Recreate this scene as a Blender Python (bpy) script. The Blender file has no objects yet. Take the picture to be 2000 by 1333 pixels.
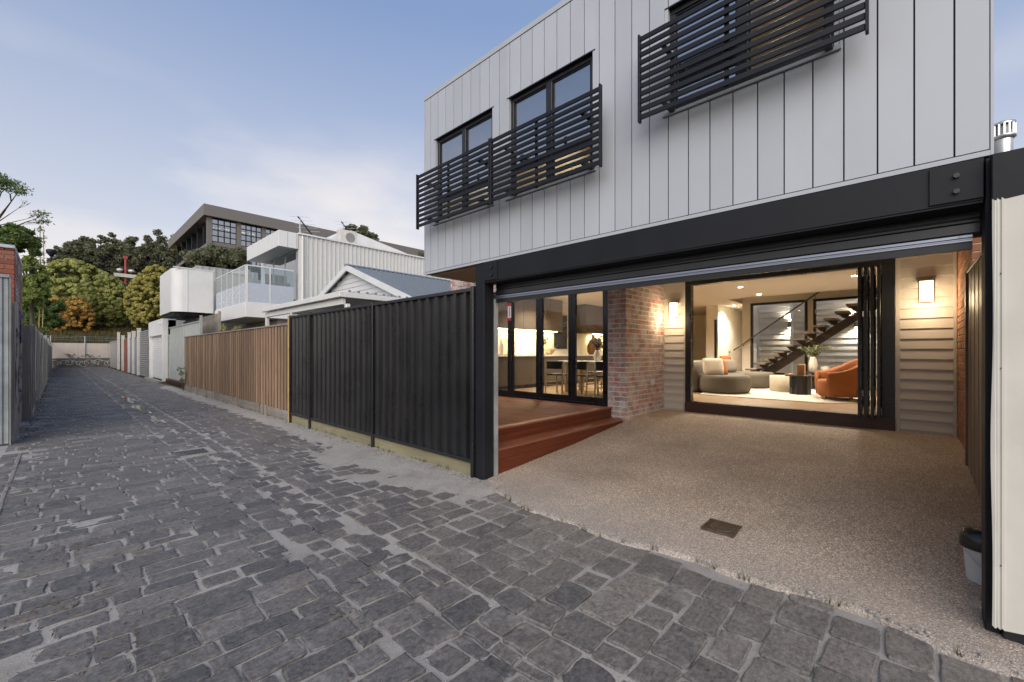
import bpy, math, random
import numpy as np
from mathutils import Vector, Matrix

random.seed(7)
rng = np.random.default_rng(7)
sc = bpy.context.scene
C = sc.collection
R = math.radians

# ------------------------------------------------------------------ camera
# world: X = from the lane into the property, Y = down the lane, Z = up
FPX, CX, HY, H = 822.8, 1000.0, 689.0, 1.5
YAW = math.atan2(885.0, 822.8)                    # heading, clockwise from +Y
FW = (math.sin(YAW), math.cos(YAW))
RT = (math.cos(YAW), -math.sin(YAW))
cam_d = bpy.data.cameras.new('camera')
cam = bpy.data.objects.new('camera', cam_d)
C.objects.link(cam)
cam.location = (0, 0, H)
cam.rotation_euler = (R(90), 0, -YAW)
cam_d.sensor_width = 36.0
cam_d.lens = FPX / 2000.0 * 36.0
cam_d.shift_y = (HY - 666.5) / 2000.0
cam_d.clip_start = 0.05
cam_d.clip_end = 3000
sc.camera = cam

# ------------------------------------------------------------------ world
SUN_AZ = -130.0      # degrees clockwise from +Y : the bright side of the sky is behind the camera
SUN_EL = 30.0
w = bpy.data.worlds.new('World')
sc.world = w
w.use_nodes = True
nt = w.node_tree
nt.nodes.clear()
wo = nt.nodes.new('ShaderNodeOutputWorld')
bg = nt.nodes.new('ShaderNodeBackground')
sky = nt.nodes.new('ShaderNodeTexSky')
sky.sky_type = 'NISHITA'
sky.sun_disc = False
sky.sun_elevation = R(SUN_EL)
sky.sun_rotation = R(SUN_AZ)
sky.altitude = 30
sky.air_density = 1.0
sky.dust_density = 2.2
sky.ozone_density = 1.6
tc = nt.nodes.new('ShaderNodeTexCoord')
sep = nt.nodes.new('ShaderNodeSeparateXYZ')
nt.links.new(tc.outputs['Generated'], sep.inputs[0])
# soft high cloud veil, thicker low down
mp = nt.nodes.new('ShaderNodeMapping')
mp.inputs['Scale'].default_value = (1.0, 1.0, 2.6)
mp.inputs['Location'].default_value = (0.2, 2.6, 0.2)
nt.links.new(tc.outputs['Generated'], mp.inputs[0])
nz = nt.nodes.new('ShaderNodeTexNoise')
nz.inputs['Scale'].default_value = 1.9
nz.inputs['Detail'].default_value = 7
nz.inputs['Roughness'].default_value = 0.5
nt.links.new(mp.outputs[0], nz.inputs['Vector'])
cr = nt.nodes.new('ShaderNodeMapRange')
cr.inputs['From Min'].default_value = 0.44
cr.inputs['From Max'].default_value = 0.72
nt.links.new(nz.outputs['Fac'], cr.inputs['Value'])
lo = nt.nodes.new('ShaderNodeMapRange')
lo.inputs['From Min'].default_value = 0.47
lo.inputs['From Max'].default_value = 0.32
nt.links.new(sep.outputs['Z'], lo.inputs['Value'])
veil = nt.nodes.new('ShaderNodeMapRange')
veil.inputs['From Min'].default_value = 0.62
veil.inputs['From Max'].default_value = 0.0
veil.inputs['To Min'].default_value = 0.72
veil.inputs['To Max'].default_value = 0.90
nt.links.new(sep.outputs['Z'], veil.inputs['Value'])
mul = nt.nodes.new('ShaderNodeMath'); mul.operation = 'MULTIPLY'
nt.links.new(cr.outputs[0], mul.inputs[0]); nt.links.new(lo.outputs[0], mul.inputs[1])
m1 = nt.nodes.new('ShaderNodeMix'); m1.data_type = 'RGBA'
vc = nt.nodes.new('ShaderNodeMix'); vc.data_type = 'RGBA'      # veil: blue violet overhead, warm pale low down
vc.inputs[6].default_value = (1.15, 1.60, 2.65, 1); vc.inputs[7].default_value = (3.3, 3.25, 3.4, 1)
vm = nt.nodes.new('ShaderNodeMapRange')
vm.inputs['From Min'].default_value = 0.62; vm.inputs['From Max'].default_value = 0.14
nt.links.new(sep.outputs['Z'], vm.inputs['Value']); nt.links.new(vm.outputs[0], vc.inputs[0])
nt.links.new(vc.outputs[2], m1.inputs[7])
nt.links.new(veil.outputs[0], m1.inputs[0]); nt.links.new(sky.outputs[0], m1.inputs[6])
m2 = nt.nodes.new('ShaderNodeMix'); m2.data_type = 'RGBA'
m2.inputs[7].default_value = (4.3, 4.0, 3.85, 1)        # pinkish evening cloud
nt.links.new(mul.outputs[0], m2.inputs[0]); nt.links.new(m1.outputs[2], m2.inputs[6])
nt.links.new(m2.outputs[2], bg.inputs['Color'])
bg.inputs['Strength'].default_value = 0.10
nt.links.new(bg.outputs[0], wo.inputs[0])

# ------------------------------------------------------------------ sun (low, veiled: very soft)
sd = bpy.data.lights.new('sun', 'SUN')
sd.energy = 1.35
sd.angle = R(70)
sd.color = (1.0, 0.93, 0.84)
sun = bpy.data.objects.new('sun', sd)
C.objects.link(sun)
ax, el = R(SUN_AZ), R(SUN_EL)
to_sun = Vector((math.sin(ax) * math.cos(el), math.cos(ax) * math.cos(el), math.sin(el)))
sun.rotation_euler = to_sun.to_track_quat('Z', 'Y').to_euler()

sc.view_settings.view_transform = 'Standard'
sc.view_settings.look = 'None'
sc.view_settings.exposure = 1.2
sc.view_settings.gamma = 1.0
sc.render.engine = 'CYCLES'
sc.cycles.use_denoising = True
try:
    sc.cycles.denoiser = 'OPENIMAGEDENOISE'
except Exception:
    pass
sc.cycles.max_bounces = 6
sc.cycles.diffuse_bounces = 4
sc.cycles.glossy_bounces = 4
sc.cycles.transparent_max_bounces = 12
sc.cycles.caustics_reflective = False
sc.cycles.caustics_refractive = False
sc.cycles.sample_clamp_indirect = 4.0

# ------------------------------------------------------------------ pixel helpers
def dirof(px):
    a = (px - CX) / FPX
    return (FW[0] + a * RT[0], FW[1] + a * RT[1])

def at(px, py, ax, v):
    """point on pixel (px,py) lying in the plane ax = v, or at that depth ('D')"""
    dx, dy = dirof(px)
    dz = (HY - py) / FPX
    t = {'X': v / dx if ax == 'X' else 0, 'Y': v / dy if ax == 'Y' else 0,
         'Z': (v - H) / dz if ax == 'Z' and dz else 0, 'D': v}[ax]
    return Vector((dx * t, dy * t, H + dz * t))

# ------------------------------------------------------------------ materials
MATS = {}
def srgb(r, g, b):
    f = lambda c: (c / 12.92 if c <= 0.04045 else ((c + 0.055) / 1.055) ** 2.4)
    return (f(r / 255), f(g / 255), f(b / 255))

def nodes_of(name):
    m = bpy.data.materials.new(name)
    m.use_nodes = True
    t = m.node_tree
    b = t.nodes['Principled BSDF']
    return m, t, b

def pos(t, stretch=(1, 1, 1)):
    g = t.nodes.new('ShaderNodeNewGeometry')
    mpn = t.nodes.new('ShaderNodeMapping')
    mpn.inputs['Scale'].default_value = stretch
    t.links.new(g.outputs['Position'], mpn.inputs[0])
    return mpn.outputs[0]

def noise(t, vec, scale, detail=4, rough=0.55):
    n = t.nodes.new('ShaderNodeTexNoise')
    n.inputs['Scale'].default_value = scale
    n.inputs['Detail'].default_value = detail
    n.inputs['Roughness'].default_value = rough
    t.links.new(vec, n.inputs['Vector'])
    return n.outputs['Fac']

def mrange(t, v, a, b, c=0.0, d=1.0):
    n = t.nodes.new('ShaderNodeMapRange')
    n.inputs['From Min'].default_value = a
    n.inputs['From Max'].default_value = b
    n.inputs['To Min'].default_value = c
    n.inputs['To Max'].default_value = d
    t.links.new(v, n.inputs['Value'])
    return n.outputs[0]

def mixc(t, fac, a, b, mode='MIX'):
    n = t.nodes.new('ShaderNodeMix')
    n.data_type = 'RGBA'
    n.blend_type = mode
    for i, v in ((6, a), (7, b)):
        if isinstance(v, (tuple, list)):
            n.inputs[i].default_value = (*v[:3], 1)
        else:
            t.links.new(v, n.inputs[i])
    if isinstance(fac, (int, float)):
        n.inputs[0].default_value = fac
    else:
        t.links.new(fac, n.inputs[0])
    return n.outputs[2]

def scalec(t, col, fac):
    n = t.nodes.new('ShaderNodeVectorMath')
    n.operation = 'SCALE'
    if isinstance(col, (tuple, list)):
        n.inputs[0].default_value = col[:3]
    else:
        t.links.new(col, n.inputs[0])
    t.links.new(fac, n.inputs['Scale'])
    return n.outputs[0]

def bump(t, b, h, strength, dist=0.01):
    n = t.nodes.new('ShaderNodeBump')
    n.inputs['Strength'].default_value = strength
    n.inputs['Distance'].default_value = dist
    t.links.new(h, n.inputs['Height'])
    t.links.new(n.outputs[0], b.inputs['Normal'])

def objrand(t):
    return t.nodes.new('ShaderNodeObjectInfo').outputs['Random']

def pmat(name, col, rough=0.6, metal=0.0, var=0.12, scale=6, bmp=0.0, bscale=80, objvar=0.0,
         col2=None, stretch=(1, 1, 1), dirt=0.0, spec=0.5, coat=0.0):
    """paint / timber / metal: base colour, a second tone in broad noise, per-object tone, light dirt, fine relief"""
    if name in MATS:
        return MATS[name]
    m, t, b = nodes_of(name)
    v = pos(t, stretch)
    n1 = noise(t, v, scale, 5)
    f = mrange(t, n1, 0.3, 0.7)
    a = tuple(c * (1 - var) for c in col)
    d = col2 if col2 else tuple(min(1, c * (1 + var)) for c in col)
    out = mixc(t, f, a, d)
    if objvar:
        out = scalec(t, out, mrange(t, objrand(t), 0, 1, 1 - objvar, 1 + objvar))
    if dirt:
        n2 = noise(t, pos(t, (1, 1, 0.35)), 2.3, 6, 0.65)
        out = mixc(t, mrange(t, n2, 0.5, 0.78, 0, dirt), out, (0.10, 0.085, 0.07))
    t.links.new(out, b.inputs['Base Color'])
    n3 = noise(t, v, bscale, 3)
    t.links.new(mrange(t, n1, 0.3, 0.7, max(0.02, rough - 0.08), min(1, rough + 0.08)), b.inputs['Roughness'])
    b.inputs['Metallic'].default_value = metal
    b.inputs['Specular IOR Level'].default_value = spec
    b.inputs['Coat Weight'].default_value = coat
    if bmp:
        bump(t, b, n3, bmp)
    MATS[name] = m
    return m

def wood(name, col, col2, axis='Z', rough=0.6, objvar=0.12, ring=30, bmp=0.25, dirt=0.0, coat=0.0):
    if name in MATS:
        return MATS[name]
    m, t, b = nodes_of(name)
    st = {'X': (0.06, 1, 1), 'Y': (1, 0.06, 1), 'Z': (1, 1, 0.06)}[axis]
    v = pos(t, st)
    off = t.nodes.new('ShaderNodeVectorMath'); off.operation = 'ADD'
    t.links.new(v, off.inputs[0])
    cmb = t.nodes.new('ShaderNodeCombineXYZ')
    r = mrange(t, objrand(t), 0, 1, 0, 37)
    for i in range(3):
        t.links.new(r, cmb.inputs[i])
    t.links.new(cmb.outputs[0], off.inputs[1])
    v = off.outputs[0]
    n1 = noise(t, v, ring, 4, 0.6)
    n2 = noise(t, v, 4, 3)
    out = mixc(t, mrange(t, n1, 0.3, 0.7), col, col2)
    out = mixc(t, mrange(t, n2, 0.35, 0.75, 0, 0.55), out, tuple(c * 0.55 for c in col))
    if objvar:
        out = scalec(t, out, mrange(t, objrand(t), 0, 1, 1 - objvar, 1 + objvar))
    if dirt:
        n4 = noise(t, pos(t, (1, 1, 0.5)), 2.0, 6, 0.65)
        out = mixc(t, mrange(t, n4, 0.45, 0.75, 0, dirt), out, (0.07, 0.06, 0.05))
    t.links.new(out, b.inputs['Base Color'])
    b.inputs['Roughness'].default_value = rough
    b.inputs['Coat Weight'].default_value = coat
    b.inputs['Coat Roughness'].default_value = 0.25
    if bmp:
        bump(t, b, n1, bmp, 0.004)
    MATS[name] = m
    return m

def emit(name, col, strength):
    if name in MATS:
        return MATS[name]
    m, t, b = nodes_of(name)
    b.inputs['Base Color'].default_value = (*col, 1)
    b.inputs['Emission Color'].default_value = (*col, 1)
    b.inputs['Emission Strength'].default_value = strength
    MATS[name] = m
    return m

def glass(name, refl=0.10, tint=(0.95, 0.97, 0.97), rough=0.0):
    """thin pane: sees through and mirrors, more so at a grazing look"""
    if name in MATS:
        return MATS[name]
    m, t, b = nodes_of(name)
    t.nodes.remove(b)
    out = t.nodes['Material Output']
    tr = t.nodes.new('ShaderNodeBsdfTransparent'); tr.inputs[0].default_value = (*tint, 1)
    gl = t.nodes.new('ShaderNodeBsdfGlossy'); gl.inputs['Roughness'].default_value = rough
    lwt = t.nodes.new('ShaderNodeLayerWeight'); lwt.inputs['Blend'].default_value = 0.5
    lw = t.nodes.new('ShaderNodeMath'); lw.operation = 'POWER'; lw.inputs[1].default_value = 4.0
    t.links.new(lwt.outputs['Facing'], lw.inputs[0])
    add = t.nodes.new('ShaderNodeMath'); add.operation = 'ADD'; add.use_clamp = True
    add.inputs[1].default_value = refl
    t.links.new(lw.outputs[0], add.inputs[0])
    mx = t.nodes.new('ShaderNodeMixShader')
    t.links.new(add.outputs[0], mx.inputs[0])
    t.links.new(tr.outputs[0], mx.inputs[1]); t.links.new(gl.outputs[0], mx.inputs[2])
    t.links.new(mx.outputs[0], out.inputs[0])
    MATS[name] = m
    return m

def mat_stone():
    m, t, b = nodes_of('bluestone')
    v = pos(t)
    at_ = t.nodes.new('ShaderNodeAttribute'); at_.attribute_name = 'tone'
    n1 = noise(t, v, 9, 6, 0.65)
    n2 = noise(t, v, 38, 8, 0.80)
    n3 = noise(t, v, 3.2, 9, 0.78)
    n5 = noise(t, pos(t, (1, 3.5, 1)), 16, 6, 0.7)
    base = mixc(t, mrange(t, n1, 0.3, 0.7), (0.058, 0.057, 0.056), (0.122, 0.118, 0.115))
    base = mixc(t, mrange(t, n2, 0.42, 0.66, 0, 0.80), base, (0.225, 0.215, 0.208))
    base = mixc(t, mrange(t, n5, 0.52, 0.68, 0, 0.65), base, (0.036, 0.034, 0.036))
    warm = mixc(t, mrange(t, at_.outputs['Fac'], 0.0, 1.0), (0.76, 0.75, 0.76), (1.60, 1.50, 1.38))
    base = mixc(t, 1.0, base, warm, 'MULTIPLY')
    dust = mixc(t, mrange(t, n3, 0.54, 0.66, 0, 0.62), base, (0.30, 0.28, 0.26))
    vo = t.nodes.new('ShaderNodeTexVoronoi'); vo.inputs['Scale'].default_value = 210
    t.links.new(v, vo.inputs['Vector'])
    dust = mixc(t, mrange(t, vo.outputs['Distance'], 0.0, 0.22, 0.55, 0), dust, (0.035, 0.033, 0.033))
    t.links.new(dust, b.inputs['Base Color'])
    t.links.new(mrange(t, n1, 0.3, 0.7, 0.50, 0.75), b.inputs['Roughness'])
    bh = mixc(t, 0.55, mixc(t, 0.5, n2, n5), n1)
    bump(t, b, bh, 0.85, 0.016)
    return m

def mat_sand():
    m, t, b = nodes_of('sandy_joint')
    v = pos(t)
    n1 = noise(t, v, 2.2, 6, 0.65)
    n2 = noise(t, v, 160, 3, 0.7)
    n3 = noise(t, v, 11, 6, 0.7)
    base = mixc(t, mrange(t, n2, 0.3, 0.7), (0.21, 0.195, 0.178), (0.47, 0.44, 0.405))
    base = mixc(t, mrange(t, n1, 0.50, 0.72, 0, 0.55), base, (0.17, 0.145, 0.12))
    base = mixc(t, mrange(t, n3, 0.60, 0.76, 0, 0.6), base, (0.075, 0.062, 0.05))
    t.links.new(base, b.inputs['Base Color'])
    b.inputs['Roughness'].default_value = 0.95
    bump(t, b, mixc(t, 0.5, n2, n3), 0.6, 0.012)
    return m

def mat_aggregate():
    m, t, b = nodes_of('exposed_aggregate')
    v = pos(t)
    vo = t.nodes.new('ShaderNodeTexVoronoi')
    vo.inputs['Scale'].default_value = 150
    t.links.new(v, vo.inputs['Vector'])
    hsv = t.nodes.new('ShaderNodeSeparateColor')
    t.links.new(vo.outputs['Color'], hsv.inputs[0])
    cr_ = t.nodes.new('ShaderNodeValToRGB')
    e = cr_.color_ramp.elements
    e[0].position = 0.0; e[0].color = (0.13, 0.095, 0.072, 1)
    e[1].position = 1.0; e[1].color = (0.62, 0.56, 0.48, 1)
    for p_, c_ in ((0.25, (0.215, 0.165, 0.125, 1)), (0.55, (0.30, 0.235, 0.180, 1)), (0.85, (0.39, 0.315, 0.245, 1))):
        k = cr_.color_ramp.elements.new(p_); k.color = c_
    t.links.new(hsv.outputs[0], cr_.inputs[0])
    edge = mrange(t, vo.outputs['Distance'], 0.35, 0.75, 1.0, 0.74)
    col = scalec(t, cr_.outputs[0], edge)
    n1 = noise(t, v, 0.9, 6, 0.6)
    col = scalec(t, col, mrange(t, n1, 0.3, 0.7, 1.18, 1.72))
    n2 = noise(t, v, 0.55, 4, 0.6)
    col = mixc(t, mrange(t, n2, 0.50, 0.66, 0, 0.38), col, (0.18, 0.125, 0.095))
    n6 = noise(t, v, 2.3, 8, 0.72)
    col = mixc(t, mrange(t, n6, 0.62, 0.74, 0, 0.55), col, (0.085, 0.065, 0.052))
    # the sand-washed lip along the lane, paler stone
    g = t.nodes.new('ShaderNodeNewGeometry'); sx = t.nodes.new('ShaderNodeSeparateXYZ')
    t.links.new(g.outputs['Position'], sx.inputs[0])
    wob = t.nodes.new('ShaderNodeMath'); wob.operation = 'MULTIPLY_ADD'
    wob.inputs[1].default_value = 0.5
    t.links.new(n1, wob.inputs[0]); t.links.new(sx.outputs['X'], wob.inputs[2])
    lip = mrange(t, wob.outputs[0], 3.22, 4.3, 0.45, 0)
    col = mixc(t, lip, col, mixc(t, mrange(t, hsv.outputs[1], 0, 1), (0.20, 0.185, 0.17), (0.52, 0.50, 0.47)))
    t.links.new(col, b.inputs['Base Color'])
    b.inputs['Roughness'].default_value = 0.72
    bump(t, b, mrange(t, vo.outputs['Distance'], 0, 0.7, 1, 0), 0.5, 0.006)
    return m

def mat_brick(name, cols, white=0.0, paint=None):
    m, t, b = nodes_of(name)
    v = pos(t)
    cr_ = t.nodes.new('ShaderNodeValToRGB')
    cr_.color_ramp.interpolation = 'CONSTANT'
    el_ = cr_.color_ramp.elements
    n = len(cols)
    el_[0].position = 0; el_[0].color = (*cols[0], 1)
    el_[1].position = 1.0 / n; el_[1].color = (*cols[1], 1)
    for i in range(2, n):
        k = el_.new(i / n); k.color = (*cols[i], 1)
    t.links.new(objrand(t), cr_.inputs[0])
    n1 = noise(t, v, 26, 5, 0.65)
    n2 = noise(t, v, 7, 6, 0.65)
    col = mixc(t, mrange(t, n1, 0.3, 0.7, 0, 0.5), cr_.outputs[0], scalec(t, cr_.outputs[0], mrange(t, n2, 0.2, 0.8, 0.5, 1.3)))
    if white:
        n3 = noise(t, v, 4.5, 7, 0.72)
        col = mixc(t, mrange(t, n3, 0.42, 0.62, 0.08, white), col, (0.60, 0.565, 0.54))
    if paint:
        n4 = noise(t, v, 2.6, 8, 0.7)
        col = mixc(t, mrange(t, n4, 0.40, 0.52, 0.96, 0.12), col, paint)
    t.links.new(col, b.inputs['Base Color'])
    b.inputs['Roughness'].default_value = 0.85
    bump(t, b, n1, 0.55, 0.008)
    return m

def mat_leaf(name, a, c, trans=0.35):
    m, t, b = nodes_of(name)
    v = pos(t)
    n1 = noise(t, v, 1.1, 4)
    n2 = noise(t, v, 9.0, 3)
    col = mixc(t, mrange(t, n1, 0.32, 0.68), a, c)
    col = scalec(t, col, mrange(t, n2, 0.3, 0.7, 0.7, 1.3))
    t.links.new(col, b.inputs['Base Color'])
    b.inputs['Roughness'].default_value = 0.6
    b.inputs['Specular IOR Level'].default_value = 0.25
    tl = t.nodes.new('ShaderNodeBsdfTranslucent')
    t.links.new(col, tl.inputs[0])
    mx = t.nodes.new('ShaderNodeMixShader'); mx.inputs[0].default_value = trans
    t.links.new(b.outputs[0], mx.inputs[1]); t.links.new(tl.outputs[0], mx.inputs[2])
    t.links.new(mx.outputs[0], t.nodes['Material Output'].inputs[0])
    return m

M_CLAD = pmat('pale_grey_cladding', (0.405, 0.425, 0.465), 0.42, var=0.05, scale=1.2, objvar=0.045, dirt=0.09, bmp=0.03, bscale=2.5)  # board tones vary, partly painted shading for each board's tilt
M_GROOVE = pmat('dark_joint', (0.03, 0.032, 0.036), 0.8)
M_DARK = pmat('charcoal_steel', (0.0085, 0.0092, 0.0125), 0.55, var=0.25, scale=3, bmp=0.08, bscale=25, spec=0.28)
M_SCREEN = pmat('charcoal_aluminium', (0.0075, 0.0082, 0.0125), 0.5, spec=0.28, var=0.06, objvar=0.04)
M_BLACK = pmat('black_frame', (0.012, 0.012, 0.013), 0.32, var=0.1)
M_FENCE = pmat('black_sheet', (0.011, 0.011, 0.0125), 0.30, var=0.10, scale=2, dirt=0.10, spec=0.6)
M_GALV = pmat('galvanised_steel', (0.42, 0.45, 0.47), 0.42, metal=0.5, var=0.16, scale=5, dirt=0.28)
M_SILVER = pmat('silver_rail', (0.30, 0.32, 0.38), 0.34, metal=0.9, var=0.08, stretch=(1, 0.05, 1), scale=40)
M_WHITE = pmat('white_paint', (0.66, 0.66, 0.65), 0.5, var=0.04, scale=2, dirt=0.08)
M_CREAMSHEET = pmat('cream_sheet', (0.55, 0.53, 0.475), 0.5, var=0.08, scale=3, dirt=0.45, bmp=0.12, bscale=7)
M_WB = pmat('stone_weatherboard', (0.50, 0.46, 0.42), 0.55, var=0.05, scale=3, objvar=0.03)
M_MORTAR = pmat('mortar', (0.64, 0.60, 0.55), 0.95, var=0.2, scale=20, bmp=0.4, bscale=120)
M_MORTARD = pmat('grey_mortar', (0.22, 0.20, 0.18), 0.95, var=0.25, scale=20, bmp=0.4, bscale=120)
M_WALLIN = pmat('cream_plaster', (0.72, 0.67, 0.58), 0.7, var=0.02)
M_CEIL = pmat('ceiling_white', (0.70, 0.66, 0.60), 0.8, var=0.02)
M_FLOOR = wood('oak_floor', (0.34, 0.22, 0.12), (0.42, 0.28, 0.16), 'Y', 0.4, 0.05, bmp=0.05)
M_DECK = wood('merbau_deck', (0.21, 0.052, 0.021), (0.31, 0.085, 0.036), 'Y', 0.6, 0.20, bmp=0.2, coat=0.04)
M_TREADLIT = wood('merbau_tread_lit', (0.20, 0.066, 0.032), (0.29, 0.105, 0.052), 'X', 0.45, 0.12, bmp=0.15, coat=0.1)  # paler merbau: light falling on treads and edge is put into the colour
M_RISERSHADE = wood('merbau_riser_shaded', (0.105, 0.028, 0.014), (0.165, 0.046, 0.023), 'X', 0.45, 0.15, bmp=0.15, coat=0.2)  # darker merbau: the shade on the upright faces is put into the colour
M_SILL = wood('dark_sill', (0.040, 0.014, 0.010), (0.060, 0.021, 0.014), 'Y', 0.5, 0.05)
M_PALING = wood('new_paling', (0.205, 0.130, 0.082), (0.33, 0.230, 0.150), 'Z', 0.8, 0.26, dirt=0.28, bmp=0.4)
M_PALINGB = wood('shaded_paling', (0.17, 0.095, 0.052), (0.24, 0.145, 0.085), 'Z', 0.8, 0.16, dirt=0.15)  # darker copy for the back layer, recess shade put into the colour
M_OLDPAL = wood('weathered_paling', (0.29, 0.27, 0.24), (0.42, 0.40, 0.36), 'Z', 0.9, 0.20, dirt=0.4)
M_PLINTH = wood('treated_plinth', (0.22, 0.20, 0.115), (0.30, 0.27, 0.17), 'Y', 0.85, 0.10, dirt=0.3)
M_GREYTIM = wood('weathered_timber', (0.23, 0.205, 0.175), (0.32, 0.29, 0.25), 'Y', 0.9, 0.12, dirt=0.4)
M_BAMBOO = wood('yellow_timber', (0.40, 0.27, 0.10), (0.48, 0.34, 0.15), 'Z', 0.7, 0.05)
M_CONC = pmat('concrete', (0.30, 0.285, 0.26), 0.9, var=0.2, scale=6, bmp=0.3, dirt=0.4)
M_CABINET = pmat('brown_cabinet', (0.085, 0.066, 0.050), 0.45, var=0.06, objvar=0.06)
for m_ in (M_DECK, M_RISERSHADE):
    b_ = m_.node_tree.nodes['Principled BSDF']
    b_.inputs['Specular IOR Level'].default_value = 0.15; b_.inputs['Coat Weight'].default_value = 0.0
M_STONE = mat_stone()
M_SAND = mat_sand()
M_AGG = mat_aggregate()
M_GLASS = glass('clear_glass', 0.035)
M_GLASSUP = glass('reflective_glass', 0.42, (0.75, 0.8, 0.85))
M_GLASSGR = glass('balcony_glass', 0.10, (0.80, 0.86, 0.88))
M_RECYC = mat_brick('recycled_brick', [(0.414, 0.150, 0.107), (0.326, 0.166, 0.138), (0.264, 0.156, 0.138), (0.389, 0.220, 0.179),
                                      (0.402, 0.123, 0.080), (0.351, 0.193, 0.158), (0.452, 0.280, 0.226), (0.225, 0.145, 0.133), (0.389, 0.183, 0.138)], white=0.80)
M_REDBR = mat_brick('red_brick', [(0.26, 0.075, 0.045), (0.30, 0.095, 0.055), (0.22, 0.065, 0.042), (0.28, 0.11, 0.07)])
M_ORBR = mat_brick('orange_brick', [(0.34, 0.15, 0.075), (0.30, 0.125, 0.065), (0.36, 0.17, 0.09), (0.27, 0.11, 0.06)])
M_PAINTBR = mat_brick('painted_brick', [(0.22, 0.10, 0.085), (0.20, 0.085, 0.075), (0.16, 0.12, 0.13)], paint=(0.42, 0.41, 0.42))

# ------------------------------------------------------------------ mesh helpers
class MB:
    def __init__(s):
        s.v, s.f, s.sm = [], [], []
    def add(s, verts, faces, smooth=False):
        o = len(s.v)
        s.v += [tuple(p) for p in verts]
        s.f += [tuple(i + o for i in f) for f in faces]
        s.sm += [smooth] * len(faces)
        return s
    def box(s, x0, x1, y0, y1, z0, z1):
        s.add([(x0, y0, z0), (x1, y0, z0), (x1, y1, z0), (x0, y1, z0), (x0, y0, z1), (x1, y0, z1), (x1, y1, z1), (x0, y1, z1)],
              [(0, 3, 2, 1), (4, 5, 6, 7), (0, 1, 5, 4), (1, 2, 6, 5), (2, 3, 7, 6), (3, 0, 4, 7)])
        return s
    def bbox(s, x0, x1, y0, y1, z0, z1, r=0.004):
        """box with chamfered edges"""
        V, F = [], []
        xs, ys, zs = (x0, x1), (y0, y1), (z0, z1)
        idx = {}
        for i in (0, 1):
            for j in (0, 1):
                for k in (0, 1):
                    sx, sy, sz = (1 if i == 0 else -1), (1 if j == 0 else -1), (1 if k == 0 else -1)
                    idx[i, j, k, 'x'] = len(V); V.append((xs[i], ys[j] + sy * r, zs[k] + sz * r))
                    idx[i, j, k, 'y'] = len(V); V.append((xs[i] + sx * r, ys[j], zs[k] + sz * r))
                    idx[i, j, k, 'z'] = len(V); V.append((xs[i] + sx * r, ys[j] + sy * r, zs[k]))
        cyc = ((0, 0), (1, 0), (1, 1), (0, 1))
        for i in (0, 1):
            q = [idx[i, a, c, 'x'] for a, c in cyc]; F.append(q if i else q[::-1])
            q = [idx[a, i, c, 'y'] for a, c in cyc]; F.append(q[::-1] if i else q)
            q = [idx[a, c, i, 'z'] for a, c in cyc]; F.append(q if i else q[::-1])
        for a in (0, 1):
            for c in (0, 1):
                for ax_, (p, q) in (('x', ('y', 'z')), ('y', ('x', 'z')), ('z', ('x', 'y'))):
                    if ax_ == 'x': k0, k1 = (0, a, c), (1, a, c)
                    elif ax_ == 'y': k0, k1 = (a, 0, c), (a, 1, c)
                    else: k0, k1 = (a, c, 0), (a, c, 1)
                    F.append([idx[(*k0, p)], idx[(*k1, p)], idx[(*k1, q)], idx[(*k0, q)]])
        for i in (0, 1):
            for j in (0, 1):
                for k in (0, 1):
                    F.append([idx[i, j, k, 'x'], idx[i, j, k, 'y'], idx[i, j, k, 'z']])
        s.add(V, F)
        return s
    def prism(s, pts, axis, a, b):
        """pts: 2D outline; axis: extrusion axis. X:(y,z) Y:(x,z) Z:(x,y)"""
        def mk(p, t):
            return {'X': (t, p[0], p[1]), 'Y': (p[0], t, p[1]), 'Z': (p[0], p[1], t)}[axis]
        n = len(pts)
        s.add([mk(p, a) for p in pts] + [mk(p, b) for p in pts],
              [tuple(range(n))[::-1], tuple(range(n, 2 * n))] + [(i, (i + 1) % n, n + (i + 1) % n, n + i) for i in range(n)])
        return s
    def cyl(s, p0, p1, r0, r1=None, n=12, caps=True):
        r1 = r0 if r1 is None else r1
        p0, p1 = Vector(p0), Vector(p1)
        d = (p1 - p0).normalized()
        u = d.orthogonal().normalized(); w_ = d.cross(u)
        ring = lambda p, r: [p + (u * math.cos(2 * math.pi * i / n) + w_ * math.sin(2 * math.pi * i / n)) * r for i in range(n)]
        s.add(ring(p0, r0) + ring(p1, r1), [(i, (i + 1) % n, n + (i + 1) % n, n + i) for i in range(n)], True)
        if caps:
            s.add(ring(p0, r0), [tuple(range(n))[::-1]])
            s.add(ring(p1, r1), [tuple(range(n))])
        return s
    def lathe(s, prof, c, sx=1.0, sy=1.0, n=32, smooth=True):
        """prof: (r,z) from bottom to top around the vertical through c"""
        V = []
        for r, z in prof:
            for i in range(n):
                a = 2 * math.pi * i / n
                V.append((c[0] + math.cos(a) * r * sx, c[1] + math.sin(a) * r * sy, c[2] + z))
        F = []
        for k in range(len(prof) - 1):
            for i in range(n):
                j = (i + 1) % n
                F.append((k * n + i, k * n + j, (k + 1) * n + j, (k + 1) * n + i))
        s.add(V, F, smooth)
        s.add([V[i] for i in range(n)], [tuple(range(n))[::-1]])
        s.add([V[(len(prof) - 1) * n + i] for i in range(n)], [tuple(range(n))])
        return s
    def tube(s, pts, r, n=8):
        for a, b in zip(pts[:-1], pts[1:]):
            s.cyl(a, b, r if not isinstance(r, (list, tuple)) else r[0], None, n)
        return s
    def mesh(s, name):
        me = bpy.data.meshes.new(name)
        me.from_pydata(s.v, [], s.f)
        me.polygons.foreach_set('use_smooth', s.sm)
        me.update()
        return me
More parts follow.
